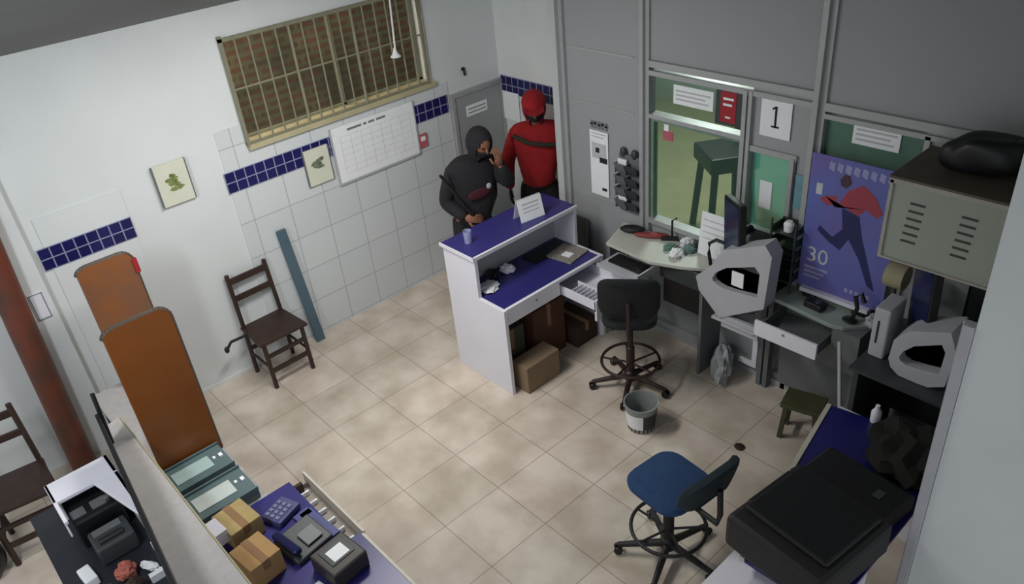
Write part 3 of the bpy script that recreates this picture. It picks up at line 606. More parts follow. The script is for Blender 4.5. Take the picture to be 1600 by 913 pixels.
obj('lock', B_(tube, [(3.57, 2.34, .81), (3.57, 2.333, .81)], .008), M_steel, dr, world=True)
bm = bmesh.new(); tube(bm, [(3.90, 2.42, .87), (4.07, 2.20, .50)], .012, 10); tag(obj('diagonal_tube', bm, M_lgrey, smooth=True), 'pale tube leaning diagonally beneath the grey green desk', 'tube')
t = thing('desk_device', 'small black device on the grey green desk below the poster', 'device', (3.62, 2.62, .9005), -.1)
obj('body', B_(box, (0, 0, .025), (.13, .08, .05)), M_dark, t, bevel=.01); obj('dial', B_(lathe, [(.022, 0), (.02, .006)], (.02, 0, .05)), M_dgrey, t, smooth=True)
bm = bmesh.new(); tube(bm, [(3.86, 2.62, .905), (3.885, 2.63, 1.0), (3.86, 2.64, 1.07), (3.89, 2.65, 1.1), (3.92, 2.64, 1.05)], .014, 8); ell(bm, (3.86, 2.61, .915), (.05, .04, .014), 14)
tag(obj('scanner_stand', bm, M_dark, smooth=True), 'black gooseneck stand on the grey green desk', 'stand')
crumple('clear_bag', 'pale clear plastic bag on the desk under the cream cabinet', (4.0, 2.64, .9005), (.06, .05, .06), M_bag, 31, 'bag')
t = thing('paper_roll', 'beige paper roll standing below the cream cabinet corner', 'roll', (4.09, 2.62, .95))
bm = bmesh.new(); lathe(bm, [(.02, 0), (.072, 0), (.075, .01), (.075, .11), (.02, .11)], m=Matrix.Translation((4.03, 2.62, 1.32)) @ Matrix.Rotation(PI / 2, 4, 'Y')); obj('roll', bm, mat('beige_roll', '9b9478', .8), t, world=True, smooth=True)
obj('holder', bxs(((4.07, 2.60, .951), (4.09, 2.64, 1.32))), M_dgrey, t, world=True)

# poster
t = thing('standing_poster', 'purple blue poster with a leaping figure in red shirt', 'poster', (3.69, 2.70, .93))
prs = []
for (u, v) in ((0, 0), (1, 0), (1, 1), (0, 1)): prs.append((3.43 + u * .55, .96 + v * .93))
PY = 2.74
def pf(u, v, w_): return (3.42 + u * .57, PY - w_, .96 + v * .93)
bm = bmesh.new(); prism(bm, [(0, 0), (1, 0), (1, 1), (0, 1)], .006, pf); obj('board', bm, M_purple, t, world=True)
def flat(name, pts, m, w0=.0065): 
    b = bmesh.new(); prism(b, pts, .001, lambda u, v, w_: pf(u, v, w0 + w_)); return obj(name, b, m, t, world=True)
flat('shirt_print', [(.33, .66), (.45, .80), (.60, .86), (.74, .80), (.84, .70), (.78, .66), (.66, .70), (.58, .64), (.42, .68), (.22, .66), (.14, .69), (.2, .72), (.33, .74)], mat('coral_red_print', 'a2424e', .6))
flat('trouser_print', [(.40, .67), (.60, .64), (.66, .50), (.82, .24), (.88, .14), (.80, .16), (.66, .34), (.52, .46), (.44, .36), (.30, .40), (.16, .46), (.18, .50), (.34, .44), (.44, .52)], mat('dark_navy_print', '26295e', .6), .0072)
flat('head_print', [(.34, .86), (.38, .90), (.44, .90), (.47, .85), (.42, .81), (.36, .82)], mat('brown_print', '4a3440', .6), .0075)
flat('logo_print', [(.09, .72), (.16, .72), (.16, .80), (.09, .80)], M_lprint, .0072)
textmesh('number_print', '30', .15, M_lprint, onpart(3.535, PY - .0075, 1.20), t)
M_lilac = mat('lilac_print', '9b9cc8', .6)
for k in range(3): flat('print_line', [(.06, .15 - .035 * k), (.34 - .04 * k, .15 - .035 * k), (.34 - .04 * k, .17 - .035 * k), (.06, .17 - .035 * k)], M_lilac)
for k in range(5): flat('small_letter', [(.56 + .06 * k, .06), (.60 + .06 * k, .06), (.60 + .06 * k, .09), (.56 + .06 * k, .09)], M_lilac)
for k in range(5): flat('side_letter', [(.86, .42 + .07 * k), (.95, .42 + .07 * k), (.95, .46 + .07 * k), (.88, .46 + .07 * k)], M_lilac)
for k in range(8): flat('top_mark', [(.2 + .09 * k, .92), (.26 + .09 * k, .90), (.27 + .09 * k, .96), (.21 + .09 * k, .97)], M_lilac)
obj('base_rail', bxs(((3.46, PY - .045, .935), (3.92, PY + .02, .962))), M_white, t, world=True)
obj('base_foot', bxs(((3.48, PY - .04, .9005), (3.56, PY + .02, .935)), ((3.82, PY - .04, .9005), (3.90, PY + .02, .935))), M_dark, t, world=True)

# ------------------------------------------------------------------ cream wall cabinet with bag
t = thing('wall_cabinet', 'cream metal wall cabinet with two columns of vent slots', 'cabinet', (4.4, 2.55, 1.6))
obj('body', bxs(((4.08, 2.30, 1.60), (4.865, YP - .052, 2.06))), M_cream, t, world=True, bevel=.004)
obj('top_plate', bxs(((4.075, 2.292, 2.06), (4.866, YP - .052, 2.072))), M_creamtop, t, world=True)
obj('door_rim', bxs(((4.082, 2.290, 2.035), (4.865, 2.30, 2.06)), ((4.082, 2.290, 1.6), (4.10, 2.30, 2.05)), ((4.1, 2.290, 1.6), (4.86, 2.30, 1.612))), mat('pale_rose_edge', 'a8a49a', .5), t, world=True)
for x0 in (4.19, 4.44):
    for k in range(6): obj('vent_slot', B_(box, (x0 + .045 - .003 * k, 2.299, 1.945 - k * .043), (.075, .004, .012)), M_dgrey, t, world=True)
t = thing('black_bag', 'black bag slumped on top of the cream wall cabinet', 'bag', (4.42, 2.55, 2.073))
bm = bmesh.new(); bmesh.ops.create_icosphere(bm, subdivisions=4, radius=1)
for v in bm.verts:
    x, y, z = v.co; k = 1 + .05 * math.sin(5 * x + 3 * z) + .04 * math.sin(7 * y - 4 * x)
    e = lambda a, p: math.copysign(abs(a) ** p, a)
    v.co = Vector((e(x, .75) * .20 * k, e(y, .8) * .11 * k, (e(max(z, -.75), .7) * .10 + .03 * x) * k))
zm = min(v.co.z for v in bm.verts); bm.transform(Matrix.Translation((0, 0, -zm))); obj('body', bm, M_dark, t, smooth=True)
bm = bmesh.new(); tube(bm, [(.06, -.02, .17), (.10, 0, .20), (.15, .01, .16), (.2, 0, .08)], .012, 8); obj('strap', bm, M_dark2, t, smooth=True)
t = thing('loose_cables', 'tangle of black plugs with a pale ring on top of the cream cabinet', 'cables', (4.66, 2.44, 2.073))
rnd = random.Random(4); bm = bmesh.new()
for k in range(4):
    tube(bm, [(rnd.uniform(-.06, .06), rnd.uniform(-.05, .05), rnd.uniform(.01, .10)) for _ in range(5)], .009, 6)
bb(bm, (-.04, -.03, 0), (.04, .03, .03)); obj('cable', bm, M_dark, t, smooth=True)
obj('plug', bxs(((-.03, -.04, .04), (.0, -.01, .07)), ((.03, -.05, .03), (.05, -.03, .06))), M_steel, t)
bm = bmesh.new(); ring(bm, (.05, -.06, .035), .045, .007, 24, 6, rx=.9); obj('pale_ring', bm, M_lgrey, t, smooth=True)

# clutter under the cabinet: dark boards and cables
t = thing('dark_board', 'dark grey board standing against the wall behind the terminal', 'board', (4.7, 2.74, .95)); obj('sheet', bxs(((4.45, 2.72, .951), (4.84, 2.76, 1.55))), M_dgrey, t, world=True); obj('edge', bxs(((4.44, 2.715, .951), (4.45, 2.765, 1.55))), M_dark, t, world=True)
bm = bmesh.new(); tube(bm, [(4.72, 2.4, 1.59), (4.76, 2.3, 1.56), (4.79, 2.25, 1.45), (4.78, 2.24, 1.35), (4.74, 2.24, 1.42), (4.72, 2.28, 1.5)], .008, 8); tag(obj('hanging_cable', bm, M_dark, smooth=True), 'black cable loop hanging under the cream cabinet by the wall', 'cable')
t = tag(obj('white_conduit', bxs(((4.845, 1.29, 0), (4.888, 1.34, 2.02)), ((4.835, 1.32, 0), (4.845, 1.34, 2.02))), M_lgrey, bevel=.004), 'pale vertical duct at the near end of the side wall', 'duct')

# ------------------------------------------------------------------ side desk with black equipment
t = thing('side_desk', 'navy topped desk along the side wall with white front edge', 'desk', (4.5, 1.4, 0))
bm = bmesh.new(); top(bm, [(4.10, 1.99), (4.22, 1.36), (4.35, .74), (4.78, .74), (4.78, 2.10)], .73, .75); obj('worktop', bm, M_blue2, t, world=True)
bm = bmesh.new(); top(bm, [(4.075, 1.985), (4.195, 1.355), (4.325, .735), (4.35, .74), (4.22, 1.36), (4.10, 1.99)], .725, .757); obj('edge_band', bm, mat('cream_edge', 'c9c2b4', .5), t, world=True)
for a, b in (((4.13, 2.02, 0), (4.78, 2.04, .73)), ((4.34, 1.05, 0), (4.78, 1.07, .73))): obj('side_panel', bxs((a, b)), M_white, t, world=True)
t = thing('office_machine', 'large black office machine on the near end of the navy side desk', 'printer', (4.5, 1.0, .751), -.12)
obj('body', B_(box, (0.02, -.02, .11), (.52, .54, .20)), M_dark2, t, bevel=.03)
obj('lid', B_(box, (0.02, .0, .225), (.44, .40, .03)), M_dark, t, bevel=.012)
obj('control_panel', B_(box, (-.19, .0, .215), (.07, .3, .02)), M_dark2, t, bevel=.008)
obj('badge', B_(lathe, [(.02, 0), (.018, .004)], (-.2, .16, .226)), M_wood, t, smooth=True)
t = thing('black_case', 'flat black case lying beyond the office machine on the navy desk', 'case', (4.52, 1.44, .751), -.1)
obj('body', B_(box, (0, 0, .05), (.48, .26, .10)), M_dark, t, bevel=.02); obj('clasp', bxs(((.1, -.03, .10), (.14, .03, .105))), M_dgrey, t)
crumple('dark_jacket', 'dark bundled cloth at the wall end of the navy side desk', (4.60, 1.80, .751), (.19, .25, .13), M_brownfur, 41, 'cloth')
tag(obj('white_bottle', B_(lathe, [(.025, 0), (.027, .01), (.027, .07), (.012, .095), (.012, .115)], (4.34, 2.02, .751)), M_paper, smooth=True), 'small white bottle at the far end of the navy side desk', 'bottle')
t = thing('white_carton', 'white carton with pitched lid below the black office machine', 'box', (4.5, .55, 0))
bm = bmesh.new(); prism(bm, [(4.22, 0), (4.76, 0), (4.76, .58), (4.40, .66), (4.22, .60)], .60, lambda u, v, w_: (u, .40 + w_, v)); obj('body', bm, M_white, t, world=True, bevel=.004)
obj('mark', bxs(((4.5, .396, .45), (4.56, .40, .5))), M_ink2, t, world=True)

# ------------------------------------------------------------------ service counter (lower left)
t = thing('stone_ledge', 'grey speckled stone ledge running along the service counter', 'counter', (2.2, -1.16, 0))
bm = bmesh.new(); prism(bm, [(1.40, -1.05), (1.44, -1.155), (3.35, -1.335), (3.35, -1.05)], .03, lambda u, v, w_: (u, v, 1.06 + w_)); obj('slab', bm, M_ledge, t, world=True, bevel=.004)
obj('base_panel', bxs(((1.45, -1.12, 0), (3.35, -1.09, 1.06))), M_white, t, world=True)
obj('edge_band', bxs(((1.42, -1.05, 1.055), (3.35, -1.042, 1.092))), mat('yellowed_edge', 'a79f7c', .5), t, world=True)
tag(obj('grey_block', bxs(((1.36, -1.12, .95), (1.60, -.97, 1.13))), M_ledge, bevel=.005), 'grey stone block at the far end of the stone ledge', 'block') if False else None
t = tag(obj('screen_panel', B_(prism, [(1.62, -1.125), (1.62, -1.145), (3.3, -1.32), (3.3, -1.295)], .22, lambda u, v, w_: (u, v - .03, 1.091 + w_)), M_dark, bevel=.003), 'long black screen panel standing along the stone ledge', 'panel')
obj('end_post', B_(tube, [(1.61, -1.155, 1.091), (1.60, -1.14, 1.42)], .012, 8), M_dark, t, smooth=True)

# dividers
def divider(label, x, y0, y1, z0, z1, m, trim=False):
    t = thing('booth_divider', label, 'divider', (x, (y0 + y1) / 2, z0)); r = .07; pts = [(y0, z0), (y1, z0)]
    for k in range(6): a = PI / 2 * k / 5; pts.append((y1 - r + r * math.cos(a), z1 - r + r * math.sin(a)))
    for k in range(6): a = PI / 2 + PI / 2 * k / 5; pts.append((y0 + r + r * math.cos(a), z1 - r * .6 + r * .6 * math.sin(a)))
    bm = bmesh.new(); prism(bm, pts, .025, lambda u, v, w_: (x + w_, u, v)); obj('panel', bm, m, t, world=True, bevel=.003)
    bm = bmesh.new(); pr_ = pts[1:]; 
    for i in range(len(pr_) - 1):
        a, b = pr_[i], pr_[i + 1]; tube(bm, [(x + .012, a[0], a[1]), (x + .012, b[0], b[1])], .0135, 6)
    obj('edging', bm, mat('grey_edging', '4f4238', .5), t, world=True)
    if trim: obj('red_clip', bxs(((x + .01, y1 - .01, z1 - .16), (x + .035, y1 + .02, z1 - .06))), M_red, t, world=True)
    return t
divider('orange brown booth divider with rounded top, farther and partly hidden', .55, -.84, -.50, .74, 1.64, M_orange2, True)
divider('large orange brown booth divider beside the teal desktop units', 1.65, -1.0, -.65, .74, 1.76, M_orange)
t = thing('rear_desk', 'grey stone topped work desk carrying the dividers and teal units', 'desk', (1.4, -.85, 0))
obj('worktop', bxs(((.5, -1.04, .71), (2.25, -.64, .735))), M_ledge, t, world=True); [obj('leg_panel', bxs(((x, -1.02, 0), (x + .03, -.68, .71))), M_dgrey, t, world=True) for x in (.52, 2.2)]
def teal(label, x0, x1, m2):
    t = thing('desktop_unit', label, 'unit', ((x0 + x1) / 2, -.86, .736), 0, None)
    obj('body', bxs(((x0, -1.03, .736), (x1, -.67, .80))), M_teal, t, world=True, bevel=.006)
    obj('rim', bxs(((x0, -1.03, .80), (x0 + .012, -.67, .815)), ((x1 - .012, -1.03, .80), (x1, -.67, .815)), ((x0, -1.03, .80), (x1, -1.018, .815))), M_teal, t, world=True)
    obj('pale_panel', bxs(((x0 + .06, -.98, .80), (x1 - .07, -.76, .806))), m2, t, world=True, bevel=.002)
    obj('button', bxs(((x0 + .1, -.71, .80), (x0 + .13, -.69, .81)), ((x0 + .1, -.745, .80), (x0 + .12, -.73, .808))), M_paper, t, world=True)
teal('teal grey desktop unit with pale lid nearest the large divider', 1.69, 1.93, M_tealglass)
teal('teal grey desktop unit with white panel nearest the tan carton', 1.97, 2.22, mat('white_green_panel', 'c4cdc8', .3))

# blue work desk with drawer
t = thing('work_desk', 'navy topped work desk with open cash drawer and cream edge', 'desk', (2.9, -.7, 0))
bm = bmesh.new(); top(bm, [(2.26, -1.04), (2.26, -.515), (2.86, -.515), (2.86, -.44), (3.6, -.44), (3.6, -1.04)], .735, .76); obj('worktop', bm, M_blue, t, world=True)
obj('edge_band', bxs(((2.88, -.44, .732), (3.6, -.425, .763))), mat('cream_edge', 'c9c2b4', .5), t, world=True)
obj('side_panel', bxs(((2.28, -1.02, 0), (2.30, -.46, .735))), M_wood, t, world=True)
dr = obj('drawer', bxs(((2.27, -.515, .665), (2.85, -.42, .672)), ((2.27, -.515, .665), (2.275, -.42, .70)), ((2.845, -.515, .665), (2.85, -.42, .70))), mat('taupe_drawer', 'a59b90', .5), t, world=True)
obj('drawer_front', bxs(((2.23, -.42, .66), (2.855, -.408, .745))), mat('cream_edge', 'c9c2b4', .5), dr, world=True)
for k in range(6):
    x = 2.33 + k * .093
    obj('divider_tab', bxs(((x, -.515, .672), (x + .012, -.45, .70)), ((x - .012, -.515, .672), (x + .03, -.498, .705))), M_paper, dr, world=True)

t = thing('card_terminal', 'small violet grey keypad device at the far end of the navy work desk', 'device', (2.45, -.66, .761), .35)
obj('body', B_(box, (0, 0, .02), (.13, .16, .04)), mat('violet_grey_plastic', '4a4a7a', .5), t, bevel=.008)
bm = bmesh.new()
for i in range(3):
    for j in range(4): box(bm, (-.04 + .035 * i, -.055 + .03 * j, .043), (.024, .02, .006))
obj('keys', bm, mat('lilac_grey_keys', '76769a', .5), t)
t = thing('desk_telephone', 'dark grey telephone base on the navy work desk', 'telephone', (2.715, -.675, .761), .15)
bm = bmesh.new(); prism(bm, [(-.1, 0), (.1, 0), (.1, .03), (-.1, .06)], .22, lambda u, v, w_: (u, w_ - .11, v)); obj('body', bm, M_dgrey, t, bevel=.008)
obj('handset', B_(box, (-.02, -.08, .065), (.2, .045, .035)), M_screen, t, bevel=.012); obj('keypad', B_(box, (.02, .03, .052), (.09, .09, .008), ry=.15), M_grey, t)
t = thing('blue_folder', 'slate blue folder lying behind the telephone on the navy desk', 'folder', (2.66, -.555, .761), .1)
obj('cover', B_(box, (0, 0, .006), (.26, .07, .012)), mat('slate_blue', '4b4f86', .5), t); obj('spine', B_(box, (-.12, -.02, .006), (.05, .09, .012)), mat('slate_blue', '4b4f86', .5), t)
t = thing('receipt_printer', 'dark brown grey receipt printer with white slip on the navy desk', 'printer', (2.98, -.62, .761), .1)
obj('body', B_(box, (0, 0, .05), (.20, .20, .10)), mat('brown_grey_plastic', '38322f', .5), t, bevel=.01)
obj('window', B_(box, (-.01, 0, .102), (.12, .13, .006)), M_dgrey, t); obj('paper_slip', B_(box, (0, .0, .107), (.08, .09, .004)), M_paper, t)
t = carton('cardboard_box', 'tan carton with white side label beside the teal unit', (2.40, -.87, .761), (.20, .17, .12), .1, M_cardl)
obj('white_label', B_(box, (-.0, -.115, .10), (.12, .07, .08)), M_white, t)
t = carton('cardboard_box', 'tan carton in the foreground beside the stone ledge', (2.70, -.91, .761), (.19, .17, .14), .12, mat('warm_tan_card', 'b48e5c', .85, var=.08))
tag(obj('white_sticker', B_(box, (3.02, -.76, .764), (.09, .05, .006), rz=.2), M_paper), 'small white slip at the bottom of the navy work desk', 'paper')

# ------------------------------------------------------------------ customer side: black counter, white unit
t = thing('black_counter', 'black topped counter table below the white printer casing', 'table', (2.1, -1.5, 0))
obj('worktop', bxs(((1.40, -1.66, .72), (3.3, -1.13, .745))), mat('blue_black_laminate', '23262d', .4), t, world=True)
[obj('leg_panel', bxs(((x, -1.6, 0), (x + .03, -1.36, .72))), M_dark, t, world=True) for x in (1.5, 3.1)]
t = thing('printer_casing', 'white open fronted casing housing black printers', 'casing', (1.8, -1.45, .746))
bm = bmesh.new(); prism(bm, [(1.44, .746), (1.475, .746), (1.50, .98), (1.93, .98), (1.93, 1.005), (1.47, 1.005)], .30, lambda u, v, w_: (u, -1.62 + w_, v))
bm.free(); bm = bmesh.new()
bb(bm, (1.56, -1.53, .985), (1.74, -1.20, 1.01)); bb(bm, (1.56, -1.53, .746), (1.58, -1.20, .985)); bb(bm, (1.56, -1.225, .746), (2.10, -1.20, 1.01)); bb(bm, (1.56, -1.53, .985), (1.92, -1.51, 1.01)); bb(bm, (1.56, -1.53, .9), (1.92, -1.52, 1.0))
prism(bm, [(1.74, -1.33), (2.20, -1.225), (2.24, -1.20), (1.74, -1.20)], .02, lambda u, v, w_: (u, v, .99 + w_))
obj('housing', bm, M_white, t, world=True, bevel=.006)
t = thing('receipt_printer', 'black printer with glossy openings inside the white casing', 'printer', (1.80, -1.5, .746))
obj('body', bxs(((1.63, -1.50, .746), (1.87, -1.26, .92))), M_dark, t, world=True, bevel=.01)
for yy in (-1.49, -1.39): obj('opening', bxs(((1.76, yy, .92), (1.83, yy + .07, .926))), M_grey, t, world=True)
obj('knob', B_(lathe, [(.02, 0), (.02, .02), (.01, .025)], (1.80, -1.31, .92)), M_steel, t, world=True, smooth=True)
t = thing('label_printer', 'dark grey printer in front of the white casing', 'printer', (2.04, -1.5, .746))
bm = bmesh.new(); bb(bm, (1.90, -1.47, .746), (2.07, -1.28, .86)); obj('body', bm, M_dgrey, t, world=True, bevel=.012)
obj('paper_window', bxs(((1.92, -1.45, .86), (1.97, -1.31, .868))), M_grey, t, world=True); obj('roller', B_(tube, [(2.02, -1.44, .86), (2.02, -1.32, .86)], .02, 12), M_dark, t, world=True, smooth=True)
bm = bmesh.new(); bb(bm, (2.13, -1.245, .746), (2.36, -1.218, .79)); bb(bm, (2.33, -1.33, .746), (2.36, -1.245, .79)); tag(obj('white_bracket', bm, M_paper), 'white corner bracket on the black counter table', 'bracket')
crumple('white_tissue', 'white crumpled tissue next to the bracket on the black counter', (2.25, -1.30, .746), (.06, .025, .02), M_paper, 51, 'tissue')
crumple('pink_pouch', 'salmon pink pouch on the black counter table', (2.21, -1.40, .746), (.055, .05, .05), mat('salmon_cloth', 'b8685a', .8), 52, 'pouch', 3)
tag(obj('white_block', B_(box, (2.10, -1.55, .775), (.12, .06, .055), rz=.1), M_paper, bevel=.006), 'small white block near the outer edge of the black counter', 'block')
crumple('brown_purse', 'dark brown purse next to the salmon pouch on the black counter', (2.34, -1.40, .746), (.055, .04, .05), mat('brown_leather', '352418', .5), 53, 'purse')
tag(obj('paper_stack', B_(box, (2.30, -1.53, .752), (.15, .14, .012), rz=.3), M_paper), 'white papers in front of the salmon pouch', 'paper')

t = thing('dark_bag', 'black bag on the floor at the edge of the picture beside the wooden chair', 'bag', (.74, -1.98, 0)); obj('body', B_(ell, (0, 0, .15), (.14, .11, .15), 18), M_dark, t, smooth=True); obj('handle', B_(ring, (0, 0, .30), .07, .01, 24, 6, rx=1.57), M_dark2, t, smooth=True)
# ------------------------------------------------------------------ people
def skin_obj(name, verts, edges, radii, m, parent, root=0, sub=2, solid=None):
    me = bpy.data.meshes.new(name); me.from_pydata([Vector(v) for v in verts], edges, []); o = bpy.data.objects.new(name, me); C.objects.link(o)
    o.parent = parent; me.materials.append(m)
    s = o.modifiers.new('skin', 'SKIN'); s.use_smooth_shade = True
    for i, r in enumerate(radii):
        d_ = me.skin_vertices[0].data[i]; d_.radius = (r, r) if not isinstance(r, tuple) else r; d_.use_root = (i == root)
    ss = o.modifiers.new('sub', 'SUBSURF'); ss.levels = sub; ss.render_levels = sub
    return o
def bake(o, extra=None, smooth=True):
    dg = bpy.context.evaluated_depsgraph_get(); me = bpy.data.meshes.new_from_object(o.evaluated_get(dg)); mats = [x for x in o.data.materials]
    o.modifiers.clear(); o.data = me; me.materials.clear(); [me.materials.append(x) for x in mats]
    if extra:
        bm = bmesh.new(); bm.from_mesh(me); extra(bm); bmesh.ops.recalc_face_normals(bm, faces=bm.faces); bm.to_mesh(me); bm.free()
    for p in me.polygons: p.use_smooth = True
    return o
def add_hand(bm, wrist, dirv, side, up, s=1.0, curl=.5):
    """palm with four fingers and a side thumb, along dirv; up is the palm's back"""
    dv = Vector(dirv).normalized(); u = Vector(up); u = (u - dv * u.dot(dv)).normalized(); sd = dv.cross(u).normalized() * side
    w0 = Vector(wrist); mt = Matrix((dv, sd, u)).transposed()
    mm = Matrix.Translation(w0 + dv * .045 * s) @ mt.to_4x4() @ Matrix.Diagonal((.055 * s, .04 * s, .018 * s, 1)); bmesh.ops.create_uvsphere(bm, u_segments=14, v_segments=8, radius=1, matrix=mm)
    for k, ln in enumerate((.068, .078, .072, .056)):
        p = w0 + dv * .085 * s + sd * (.027 - .018 * k) * s; pts = [p - dv * .02 * s, p]; d_ = dv.copy()
        for j in range(3): d_ = (d_ - u * curl * .6).normalized(); p = p + d_ * ln * s / 3; pts.append(p)
        tube(bm, pts, .0095 * s, 8, .007 * s)
    p = w0 + dv * .03 * s + sd * .032 * s; tube(bm, [p, p + (sd * .8 + dv * .5) * .035 * s, p + (sd * .7 + dv * 1.1 - u * .3) * .055 * s], .011 * s, 8, .008 * s)
def head_geo(bm, c, rot):
    m = Matrix.Translation(c) @ Euler(rot).to_matrix().to_4x4()
    vs = bmesh.ops.create_uvsphere(bm, u_segments=28, v_segments=20, radius=1)['verts']
    for v in vs:
        x, y, z = v.co; tap = 1 - .22 * max(0, -z)
        v.co = m @ Vector((x * .098 * (1 - .1 * max(0, -z)) + (.008 if x > 0 and z < -.3 else 0), y * .076 * tap, z * .118))
    for v in bmesh.ops.create_cone(bm, segments=10, radius1=.016, radius2=.006, depth=.045, cap_ends=True, matrix=m @ Matrix.Translation((.10, 0, -.012)) @ Matrix.Rotation(-.35, 4, 'Y'))['verts']: pass
    for s in (-1, 1): ell_m = m @ Matrix.Translation((0, .078 * s, -.01)) @ Matrix.Diagonal((.018, .008, .03, 1)); bmesh.ops.create_uvsphere(bm, u_segments=10, v_segments=8, radius=1, matrix=ell_m)
    return m
def person(label, loc, rz, Jt, headc, headrot, mats, glove=None, hem=-.10):
    t = thing('person', label, 'person', loc, rz)
    pel, chest, neck = Vector(Jt['pelvis']), Vector(Jt['chest']), Vector(Jt['neck'])
    V, E, Rr = [pel, (pel + chest) / 2, chest, neck, headc], [(0, 1), (1, 2), (2, 3), (3, 4)], [.10, .09, .08, .045, .05]
    for s, nm in ((-1, 'r'), (1, 'l')):
        sh = chest + Vector((0, .17 * s, .09)); i = len(V); V += [sh, Jt['elbow_' + nm], Jt['wrist_' + nm]]; E += [(2, i), (i, i + 1), (i + 1, i + 2)]; Rr += [.03, .03, .024]
        hp = pel + Vector((0, .09 * s, -.04)); i = len(V); V += [hp, Jt['knee_' + nm], Jt['ankle_' + nm]]; E += [(0, i), (i, i + 1), (i + 1, i + 2)]; Rr += [.085, .058, .04]
    b = skin_obj('body', V, E, Rr, M_skin, t)
    def ex(bm):
        head_geo(bm, headc, headrot)
        if not glove:
            for nm, s in (('r', 1), ('l', -1)): add_hand(bm, Jt['wrist_' + nm], Jt['hand_' + nm], s, Jt.get('up_' + nm, (1, 0, .2)), 1.0, .45)
    bake(b, ex)
    hm = Matrix.Translation(headc) @ Euler(headrot).to_matrix().to_4x4()
    bm = bmesh.new()
    for s in (-1, 1): bmesh.ops.create_uvsphere(bm, u_segments=12, v_segments=8, radius=1, matrix=hm @ Matrix.Translation((.088, .03 * s, .012)) @ Matrix.Diagonal((.012, .015, .008, 1)))
    obj('eyes', bm, M_dark, t, smooth=True)
    # jacket
    V, E, Rr = [pel + Vector((0, 0, hem)), pel + Vector((0, 0, .08)), chest, neck + Vector((.0, 0, .03))], [(0, 1), (1, 2), (2, 3)], [(.215, .17), (.21, .165), (.21, .16), (.10, .11)]
    for s, nm in ((-1, 'r'), (1, 'l')):
        sh = chest + Vector((0, .19 * s, .07)); i = len(V); V += [sh, Jt['elbow_' + nm], Vector(Jt['wrist_' + nm])]; E += [(2, i), (i, i + 1), (i + 1, i + 2)]; Rr += [.085, .068, .048]
    j = skin_obj('jacket', V, E, Rr, mats['jacket'], t); bake(j)
    # hood: open shell round the head
    bm = bmesh.new(); vs = bmesh.ops.create_uvsphere(bm, u_segments=28, v_segments=20, radius=1)['verts']
    kill = [v for v in vs if v.co.normalized().dot(Vector((.95, 0, -.18)).normalized()) > .74]
    bmesh.ops.delete(bm, geom=kill, context='VERTS')
    for v in bm.verts:
        x, y, z = v.co; v.co = Vector((x * .122 - .012, y * .104, z * .140 + .002 - (.05 if z < -.6 else 0)))
    bmesh.ops.solidify(bm, geom=bm.faces[:], thickness=.008); bm.transform(hm); obj('hood', bm, mats['hood'], t, smooth=True)
    # face mask
    bm = bmesh.new(); vs = bmesh.ops.create_uvsphere(bm, u_segments=28, v_segments=20, radius=1)['verts']
    kill = [v for v in vs if v.co.x < .1 or v.co.z > -.02]; bmesh.ops.delete(bm, geom=kill, context='VERTS')
    for v in bm.verts: x, y, z = v.co; v.co = Vector((x * .112 + .004, y * .082, z * .122))
    bmesh.ops.solidify(bm, geom=bm.faces[:], thickness=.004); bm.transform(hm); obj('face_mask', bm, mats['mask'], t, smooth=True)
    # trousers and shoes
    V, E, Rr = [pel + Vector((0, 0, .04)), pel], [(0, 1)], [(.15, .12), (.17, .13)]
    for s, nm in ((-1, 'r'), (1, 'l')):
        hp = pel + Vector((0, .10 * s, -.10)); i = len(V); V += [hp, Jt['knee_' + nm], Jt['ankle_' + nm]]; E += [(1, i), (i, i + 1), (i + 1, i + 2)]; Rr += [.10, .078, .062]
    bake(skin_obj('trousers', V, E, Rr, mats['trousers'], t, root=1))
    for nm in 'rl':
        a = Vector(Jt['ankle_' + nm]); bm = bmesh.new(); prism(bm, [(-.07, 0), (.15, 0), (.19, .02), (.17, .05), (.06, .075), (.03, .12), (-.06, .12), (-.08, .04)], .085, lambda u, v, w_: (a.x + u, a.y + w_ - .0425, v + a.z - .08))
        obj('shoe', bm, M_dark, t, bevel=.012)
        if glove:
            bm = bmesh.new(); add_hand(bm, Jt['wrist_' + nm], Jt['hand_' + nm], 1 if nm == 'r' else -1, Jt.get('up_' + nm, (1, 0, .2)), 1.08, .45); obj('glove', bm, glove, t, smooth=True)
    return t, hm
V3 = Vector
J1 = dict(pelvis=(0, 0, .90), chest=(.05, .03, 1.24), neck=(.08, .06, 1.42),
          elbow_r=(.0, -.23, 1.07), wrist_r=(.20, -.14, .98), hand_r=(.3, .9, -.2), up_r=(.8, -.1, .3),
          elbow_l=(.20, .30, 1.16), wrist_l=(.22, .20, 1.36), hand_l=(.1, -.1, 1), up_l=(1, .2, 0),
          knee_r=(.05, -.14, .48), ankle_r=(-.07, -.20, .08), knee_l=(.10, .12, .48), ankle_l=(.02, .16, .08))
t, hm = person('person in black hooded jacket and dark trousers holding a long gun', (.745, 2.12, 0), -.25, J1, V3((.13, .09, 1.55)), (0, .30, .15), dict(jacket=M_fabgrey, hood=M_fabgrey, mask=M_fabblk, trousers=M_fabblk))
obj('chest_print', B_(ell, (.205, .0, 1.16), (.012, .11, .045), 16, (0, 0, .1)), M_maroon, t, smooth=True)
obj('round_badge', B_(ell, (.235, .08, 1.22), (.006, .022, .025), 14), M_lgrey, t, smooth=True)
g = thing('long_gun', 'dark long barrelled gun held by the person in black', 'gun', (.90, 2.0, .8), 0)
tip, mid = V3((.86, 1.77, 1.41)), V3((.92, 1.98, 1.02)); dg_ = (tip - mid).normalized()
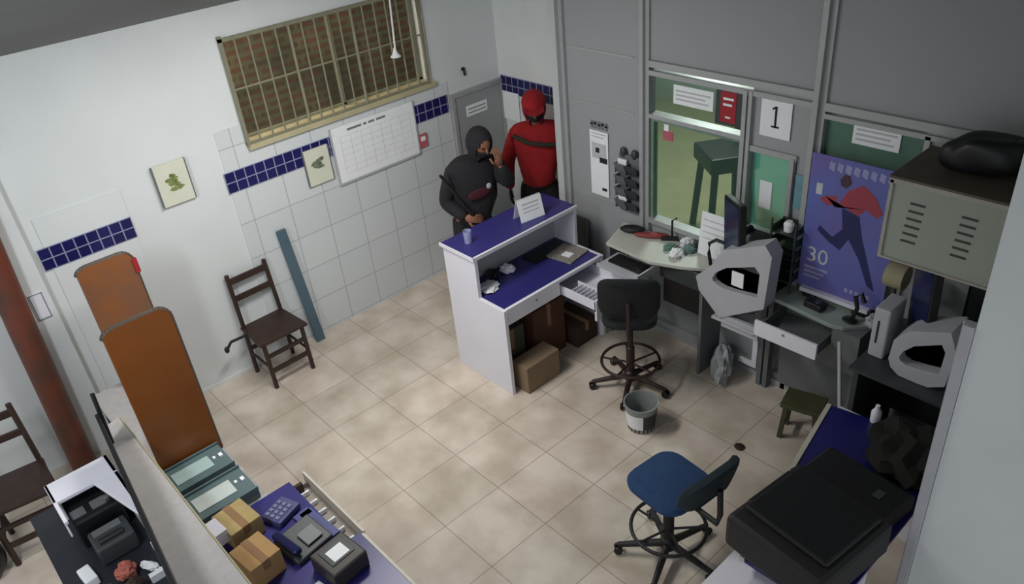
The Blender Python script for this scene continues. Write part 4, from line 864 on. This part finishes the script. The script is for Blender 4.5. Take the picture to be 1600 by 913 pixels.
bm = bmesh.new(); tube(bm, [mid, tip], .013, 10); tube(bm, [mid + V3((.02, .0, -.02)), mid + dg_ * .22 + V3((.02, 0, -.02))], .011, 8); obj('barrel', bm, M_dark, g, smooth=True, world=True)
bm = bmesh.new(); tube(bm, [mid, mid - dg_ * .18], .024, 8); obj('receiver', bm, M_dark2, g, world=True)
bm = bmesh.new(); e = mid - dg_ * .18; tube(bm, [e, e - dg_ * .08 + V3((.02, .03, .0)), e - dg_ * .2 + V3((.05, .08, .0))], .02, 8, .03); obj('stock', bm, M_dark2, g, world=True)
J2 = dict(pelvis=(0, 0, .92), chest=(.02, 0, 1.29), neck=(.04, 0, 1.48),
          elbow_r=(-.02, -.27, 1.12), wrist_r=(.08, -.27, .88), hand_r=(.15, .05, -1), up_r=(0, -1, 0),
          elbow_l=(-.03, .27, 1.12), wrist_l=(.06, .27, .88), hand_l=(.15, -.05, -1), up_l=(0, 1, 0),
          knee_r=(.04, -.11, .5), ankle_r=(0, -.13, .08), knee_l=(.04, .11, .5), ankle_l=(0, .14, .08))
t, hm = person('person in red hooded jacket, red cap, black mask and dark trousers', (.74, 2.93, 0), -.72, J2, V3((.07, 0, 1.61)), (0, .22, 0), dict(jacket=M_redfab, hood=M_redfab2, mask=M_fabblk, trousers=M_fabblk), glove=M_dark, hem=-.05)
bm = bmesh.new(); bmesh.ops.create_uvsphere(bm, u_segments=24, v_segments=12, radius=1)
bmesh.ops.delete(bm, geom=[v for v in bm.verts if v.co.z < -.05], context='VERTS')
for v in bm.verts: v.co = V3((v.co.x * .128 - .005, v.co.y * .108, v.co.z * .105 + .055))
prism(bm, [(.09, -.08), (.16, -.075), (.19, -.04), (.2, 0), (.19, .04), (.16, .075), (.09, .08)], .008, lambda u, v, w_: V3((u, v, .055 + w_ - u * .1 + .01)))
bm.transform(hm); obj('cap', bm, M_redfab, t, smooth=True)
bm = bmesh.new(); tube(bm, [(.17, -.20, 1.42), (.215, -.08, 1.36), (.22, .06, 1.33), (.17, .22, 1.30)], .02, 8); obj('strap', bm, mat('dark_olive_strap', '2a2a1e', .8), t, smooth=True)
